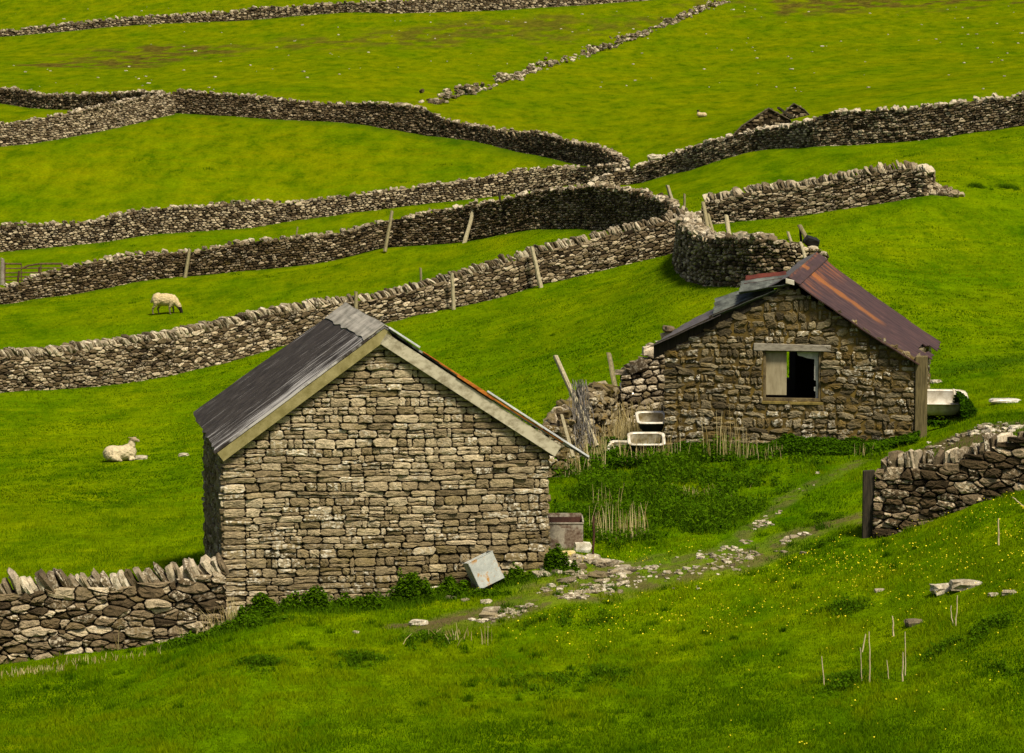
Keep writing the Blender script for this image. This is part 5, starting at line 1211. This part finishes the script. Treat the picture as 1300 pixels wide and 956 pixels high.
def dry():
    def cl(px, Y, n_, wd, hh, label, lean=.14, w=.010, grp='clumps of dry stalks'):
        s = Soup(); c = atY(px, Y); x = c[0]+rng.normal(0, wd, n_); y = c[1]+rng.normal(0, min(wd, .15), n_); h = hh*rng.uniform(.45, 1.05, n_)
        stalks(s, x, y, h, lean, w); o = s.build('dry_stalks', M_straw, origin=tuple(c)); tag(o, label, 'dry stalks', grp)
    cl(921, 55.6, 34, .22, 1.0, 'tallest pale stalks in front of the outbuilding left of its window')
    cl(853, 55.8, 12, .18, .80, 'few thin pale stalks at the left corner of the outbuilding')
    cl(950, 55.3, 12, .15, .55, 'short pale stalks below the window of the outbuilding')
    cl(985, 55.2, 16, .16, .32, 'low dry stubble right below the window of the outbuilding')
    cl(1098, 54.6, 10, .12, .30, 'low dry stubble near the right corner of the outbuilding')
    cl(796, 48.6, 60, .22, .62, 'tan tuft of upright dry reeds in the nettles right of the rusted tank', w=.012)
    cl(760, 48.8, 12, .14, .6, 'thin tan reeds above the rusty stake')
    cl(768, 50.8, 14, .15, .45, 'thin tan reeds in the upper nettle bank')
    cl(880, 52.2, 60, .35, .22, 'low band of dry grass in the nettle bank below the outbuilding', .3)
    cl(282, 44.9, 60, .16, .42, 'fan of straw-coloured stalks where the left wall meets the barn', .45)
    cl(250, 44.8, 16, .14, .35, 'thin straw stalks against the left wall near the barn', .4)
    cl(125, 44.7, 5, .25, .5, 'two or three long straws against the left wall', .25)
    cl(575, 42.6, 26, .26, .20, 'bleached short stalks at the end of the bare soil patch', .5, .016)
    cl(619, 42.2, 5, .08, .36, 'thin branched straw stalk below the stony track', .3)
    cl(30, 43.2, 90, .45, .14, 'patch of straw-coloured stubble in the lower left corner', .3, .013)
    cl(110, 43.8, 60, .5, .13, 'thin band of straw stubble below the left wall', .3, .012)
    s = Soup()
    for (x0, x1, y0, y1, n_, h) in ((1.15, 2.5, 58.0, 59.3, 260, .6), (1.0, 1.8, 54.6, 55.8, 70, .7), (2.0, 3.2, 58.9, 59.9, 300, .75), (1.9,3.1,55.2,56.1,70,.55), (1.1, 1.9, 56.2, 57.6, 60, .6)):
        x = rng.uniform(x0, x1, n_); y = rng.uniform(y0, y1, n_); k = ~footprint(x, y); stalks(s, x[k], y[k], h*rng.uniform(.4, 1.1, k.sum()), .25, .012)
    o = s.build('dry_grass', M_straw, origin=(0,0,0)); tag(o, 'dead tan grass filling the gap between the mossy stub and the outbuilding', kind='stuff')
    # single stalks standing in the right foreground
    M_st = simple('bleached_stalk', (.42,.33,.19), (.62,.52,.34), 20, stretch=(1,1,.2))
    for (pb, pt, r, lab) in (((1104,868),(1104,802),.010,'tallest thin bleached stalk in the lower right grass'),((1095,828),(1099,805),.013,'short thick pale stalk left of the tallest one'),((1134,808),(1133,782),.016,'short white stalk leftmost above the tall pair'),
        ((1146,865),(1146,828),.011,'stalk with the lower tip of the close pair'),((1149,858),(1149,802),.009,'taller stalk of the close pair'),((1268,692),(1267,658),.014,'white stalk below the right-hand wall'),((1300,643),(1285,631),.012,'pale stick lying aslant at the right edge under the wall'),
        ((1213,795),(1216,756),.011,'right prong of the forked dry stalk'),((1210,795),(1207,769),.010,'left prong of the forked dry stalk'),((1046,870),(1043,833),.010,'thin brown stalk leftmost at the bottom of the grass'),((1094,865),(1092,822),.008,'faint thin stalk right of the brown one'),((1128,862),(1126,838),.008,'very small brown stalk between the tall stalks')):
        b = hit(*pb); t = P(*pt, b[1]); dn = (b-t)/np.linalg.norm(b-t)
        stake('dry_stalk', b+dn*.05, t, r, M_st, lab, 'stalk', 'single dry stalks in the foreground', r*.6, 5, .004)
    # coarse tufts
    def tufts(nt_, y0, y1, rr, hh, seed, nb, lab):
        s = Soup(); Yc = y0*(y1/y0)**rng.random(nt_); Xc = rng.uniform(-.19, .19, nt_)*Yc; k = (fbm(Xc/3, Yc/4, seed, 3) > .5) & ~footprint(Xc, Yc); Xc, Yc = Xc[k], Yc[k]
        for x0, y0_ in zip(Xc, Yc):
            f = y0_/45; m = int(nb*rng.uniform(.4, 1.4)); r_ = rr*f*rng.uniform(.4, 1.3); x = x0+rng.normal(0, r_, m); y = y0_+rng.normal(0, r_*.9, m)
            blades(s, x, y, hh*f**.5*rng.uniform(.5, 1.3, m), .013*f, .9, np.clip(rng.uniform(-.1, .55)+rng.normal(0, .15, m), 0, 1))
        o = s.build('grass_tufts', M_grass, origin=(0,0,0)); tag(o, lab, kind='stuff')
    tufts(520, 32, 50, .06, .09, 140, 80, 'coarse darker grass tufts through the near pasture')
    tufts(700, 62, 170, .07, .05, 141, 30, 'coarse tufts dotted over the fields and hillside')
    # buttercups
    s = Soup(); N = 26000; Y = rng.uniform(33, 47.5, N); X = rng.uniform(-2.5, 8.6, N); px, py = project(X, Y, T(X, Y))
    dens = np.clip(1-np.abs(py-(745-(px-900)*.13))/85, 0, 1)*np.clip((px-560)/260, 0, 1)*fbm(X/1.1, Y/1.1, 95)**1.6*1.5
    dens += .03*(px > 900); dens *= (py > 905-.30*px-(px < 1000)*40+40)
    d, _ = polydist(X, Y, track1); dens *= d > .9
    k = rng.random(N) < dens*.42; X, Y = X[k], Y[k]; n_ = len(X); z = T(X, Y)+rng.uniform(.05, .14, n_); sz = rng.uniform(.006, .0115, n_)
    print('buttercups', n_)
    rocks(s, np.stack([X, Y, z], 1), np.stack([sz, sz, sz*.45], 1), rng.normal(.5, .4, n_), rng.normal(0, .4, n_), rng.uniform(0, 6, n_), stone_data(n_), .1, RT3)
    o = s.build('buttercups', M_butter, origin=(0,0,0)); tag(o, 'yellow buttercups flowering in the foreground grass', kind='stuff')
dry()

# ------------------------------------------------------------------ sheep
def capsules(parts):
    bm = bmesh.new()
    for p in parts:
        if p[0] == 'e':
            _, c, r, rot = p; q = bmesh.ops.create_icosphere(bm, subdivisions=3, radius=1)
            M = Matrix.Translation(c) @ Matrix.Rotation(rot, 4, 'Y') @ Matrix.Diagonal((*r, 1)); bmesh.ops.transform(bm, matrix=M, verts=q['verts'])
        else:
            _, a, b, ra, rb = p; n_ = 9
            for k in range(n_):
                f = k/(n_-1); c = Vector(a).lerp(Vector(b), f); r = ra*(1-f)+rb*f
                q = bmesh.ops.create_icosphere(bm, subdivisions=2, radius=r); bmesh.ops.translate(bm, verts=q['verts'], vec=c)
    me = bpy.data.meshes.new('tmp'); bm.to_mesh(me); bm.free(); return me
def sheep_mat(name, fleece, face):
    m, nt, b = new_mat(name); a = attr(nt); v = geo(nt)
    n1 = noise(nt, v, 14, 5, .7); c = mix(nt, 1.0, fleece, ramp(nt, n1, [(.3, .62), (.6, 1.15)]), 'MULTIPLY')
    c = mix(nt, a[0], c, face); nt.links.new(c, b.inputs['Base Color']); b.inputs['Specular IOR Level'].default_value = .05; bump(nt, b, n1, .8, .03); return m
def make_sheep(parts, dark, mat, loc, rz, label, scale=1.0, ear=None, group='sheep on the pasture', name='sheep'):
    me = capsules(parts); o = bpy.data.objects.new(name, me); COL.objects.link(o)
    md = o.modifiers.new('r', 'REMESH'); md.mode = 'VOXEL'; md.voxel_size = .018
    sm = o.modifiers.new('s', 'SMOOTH'); sm.iterations = 4
    dg = bpy.context.evaluated_depsgraph_get(); me2 = bpy.data.meshes.new_from_object(o.evaluated_get(dg)); o.modifiers.clear(); o.data = me2; bpy.data.meshes.remove(me)
    n_ = len(me2.vertices); co = np.empty(n_*3, np.float32); me2.vertices.foreach_get('co', co); co = co.reshape(-1, 3)
    no = np.empty(n_*3, np.float32); me2.vertices.foreach_get('normal', no); no = no.reshape(-1, 3)
    dk = dark(co); bumpv = (fbm(co[:,0]*16+co[:,1]*9, co[:,2]*16+co[:,1]*13, 3)-.5)*.05*(1-dk); co = co+no*bumpv[:,None]
    me2.vertices.foreach_set('co', co.ravel()); a = me2.color_attributes.new('dat', 'FLOAT_COLOR', 'POINT'); D = np.ones((n_, 4), np.float32); D[:,0] = dk; a.data.foreach_set('color', D.ravel())
    me2.polygons.foreach_set('use_smooth', np.ones(len(me2.polygons), bool)); me2.materials.clear(); me2.materials.append(mat); me2.update()
    o.location = loc; o.rotation_euler = (0, 0, rz); o.scale = (scale,)*3; tag(o, label, 'sheep', group); return o
def seg(*p): return [('c', p[i][0], p[i+1][0], p[i][1], p[i+1][1]) for i in range(len(p)-1)]
graze = [('e', (0,0,.62), (.50,.25,.27), 0), ('e', (-.28,0,.63), (.27,.25,.27), 0), ('e', (.30,0,.58), (.26,.23,.27), .2)]
graze += seg(((.42,0,.58), .17), ((.58,0,.40), .12), ((.66,0,.27), .085)) + [('e', (.70,0,.17), (.075,.065,.15), -.25), ('e', (.735,0,.07), (.05,.045,.06), 0)]
for sy in (-1, 1):
    graze += seg(((.30,.13*sy,.48), .085), ((.29+.05*sy,.13*sy,.26), .045), ((.31+.05*sy,.13*sy,.04), .032)) + seg(((.31+.05*sy,.13*sy,.04), .035), ((.35+.05*sy,.13*sy,.025), .03))
    graze += seg(((-.33,.13*sy,.52), .12), ((-.28+.07*sy,.13*sy,.38), .07), ((-.40+.08*sy,.13*sy,.25), .042), ((-.38+.10*sy,.13*sy,.04), .03)) + seg(((-.38+.10*sy,.13*sy,.04), .035), ((-.34+.10*sy,.13*sy,.025), .03))
    graze += seg(((.63,.06*sy,.27), .03), ((.60,.15*sy,.23), .018))
graze += seg(((-.52,0,.66), .05), ((-.57,0,.50), .035))
def dk1(c): return np.clip(np.maximum(((c[:,0] > .60)&(c[:,2] < .32)) | ((c[:,0] > .55) & (c[:,2] < .29)), (c[:,2] < .30)*.7), 0, 1)
SA = sheep_mat('cream_fleece_dark_face', (.50,.40,.22), (.018,.014,.012)); SB = sheep_mat('pale_fleece_pale_face', (.50,.42,.27), (.24,.17,.10))
make_sheep(graze, dk1, SA, tuple(hit(209, 399.5)), R(-6), 'cream sheep with black face grazing head down in the upper left field', .97)
lie = [('e', (0,0,.24), (.50,.29,.25), -.05), ('e', (-.22,0,.24), (.30,.30,.26), 0), ('e', (.25,0,.27), (.28,.26,.26), 0)]
lie += seg(((.32,0,.36), .17), ((.38,-.02,.52), .13), ((.39,-.04,.62), .10)) + [('e', (.45,-.08,.68), (.10,.09,.085), .2), ('e', (.55,-.13,.655), (.075,.05,.055), .3)]
for sy in (-1, 1): lie += seg(((.42+.03*sy,-.05+.05*sy,.73), .028), ((.40+.13*sy,-.03+.06*sy,.75), .016))
lie += seg(((.34,-.16,.12), .09), ((.42,-.22,.08), .06), ((.30,-.28,.06), .045)) + seg(((-.20,-.26,.14), .12), ((.02,-.34,.05), .05))
def dk2(c): return np.clip(np.maximum((c[:,2] > .655)*.75, (c[:,2] < .07)*.5), 0, 1)
make_sheep(lie, dk2, SB, tuple(hit(152, 585.5)), R(12), 'pale sheep lying down with head raised in the field left of the barn', .84)
make_sheep(lie, lambda c: np.clip((c[:,2] > .55)*1.0, 0, 1), SA, tuple(hit(891, 149)), R(160), 'tiny far sheep with dark head lying on the open slope above the ruin', .62)

# ------------------------------------------------------------------ light
w = bpy.data.worlds.new('World'); scene.world = w; w.use_nodes = True; nt = w.node_tree
sky = nt.nodes.new('ShaderNodeTexSky'); sky.sky_type = 'NISHITA'; sky.sun_disc = False
SUN_EL, SUN_AZ = 56, 148      # azimuth clockwise from north (+Y): behind the camera and to the right
sky.sun_elevation = R(SUN_EL); sky.sun_rotation = R(SUN_AZ); sky.air_density = 1.0; sky.dust_density = 5; sky.ozone_density = .6
bg = nt.nodes['Background']; bg.inputs['Strength'].default_value = .045; nt.links.new(sky.outputs[0], bg.inputs['Color'])
sd = bpy.data.lights.new('sun', 'SUN'); so = bpy.data.objects.new('sun', sd); COL.objects.link(so)
sd.energy = 3.0; sd.angle = R(10); sd.color = (1, .90, .70)
d = Vector((math.sin(R(SUN_AZ))*math.cos(R(SUN_EL)), math.cos(R(SUN_AZ))*math.cos(R(SUN_EL)), math.sin(R(SUN_EL))))
so.rotation_euler = d.to_track_quat('Z', 'Y').to_euler(); so.location = (30, -20, 40)
vs = scene.view_settings; vs.view_transform = 'Standard'; vs.look = 'None'; vs.exposure = 0.88; vs.gamma = 1; vs.use_curve_mapping = False
scene.cycles.max_bounces = 5; scene.cycles.diffuse_bounces = 3; scene.cycles.use_denoising = True
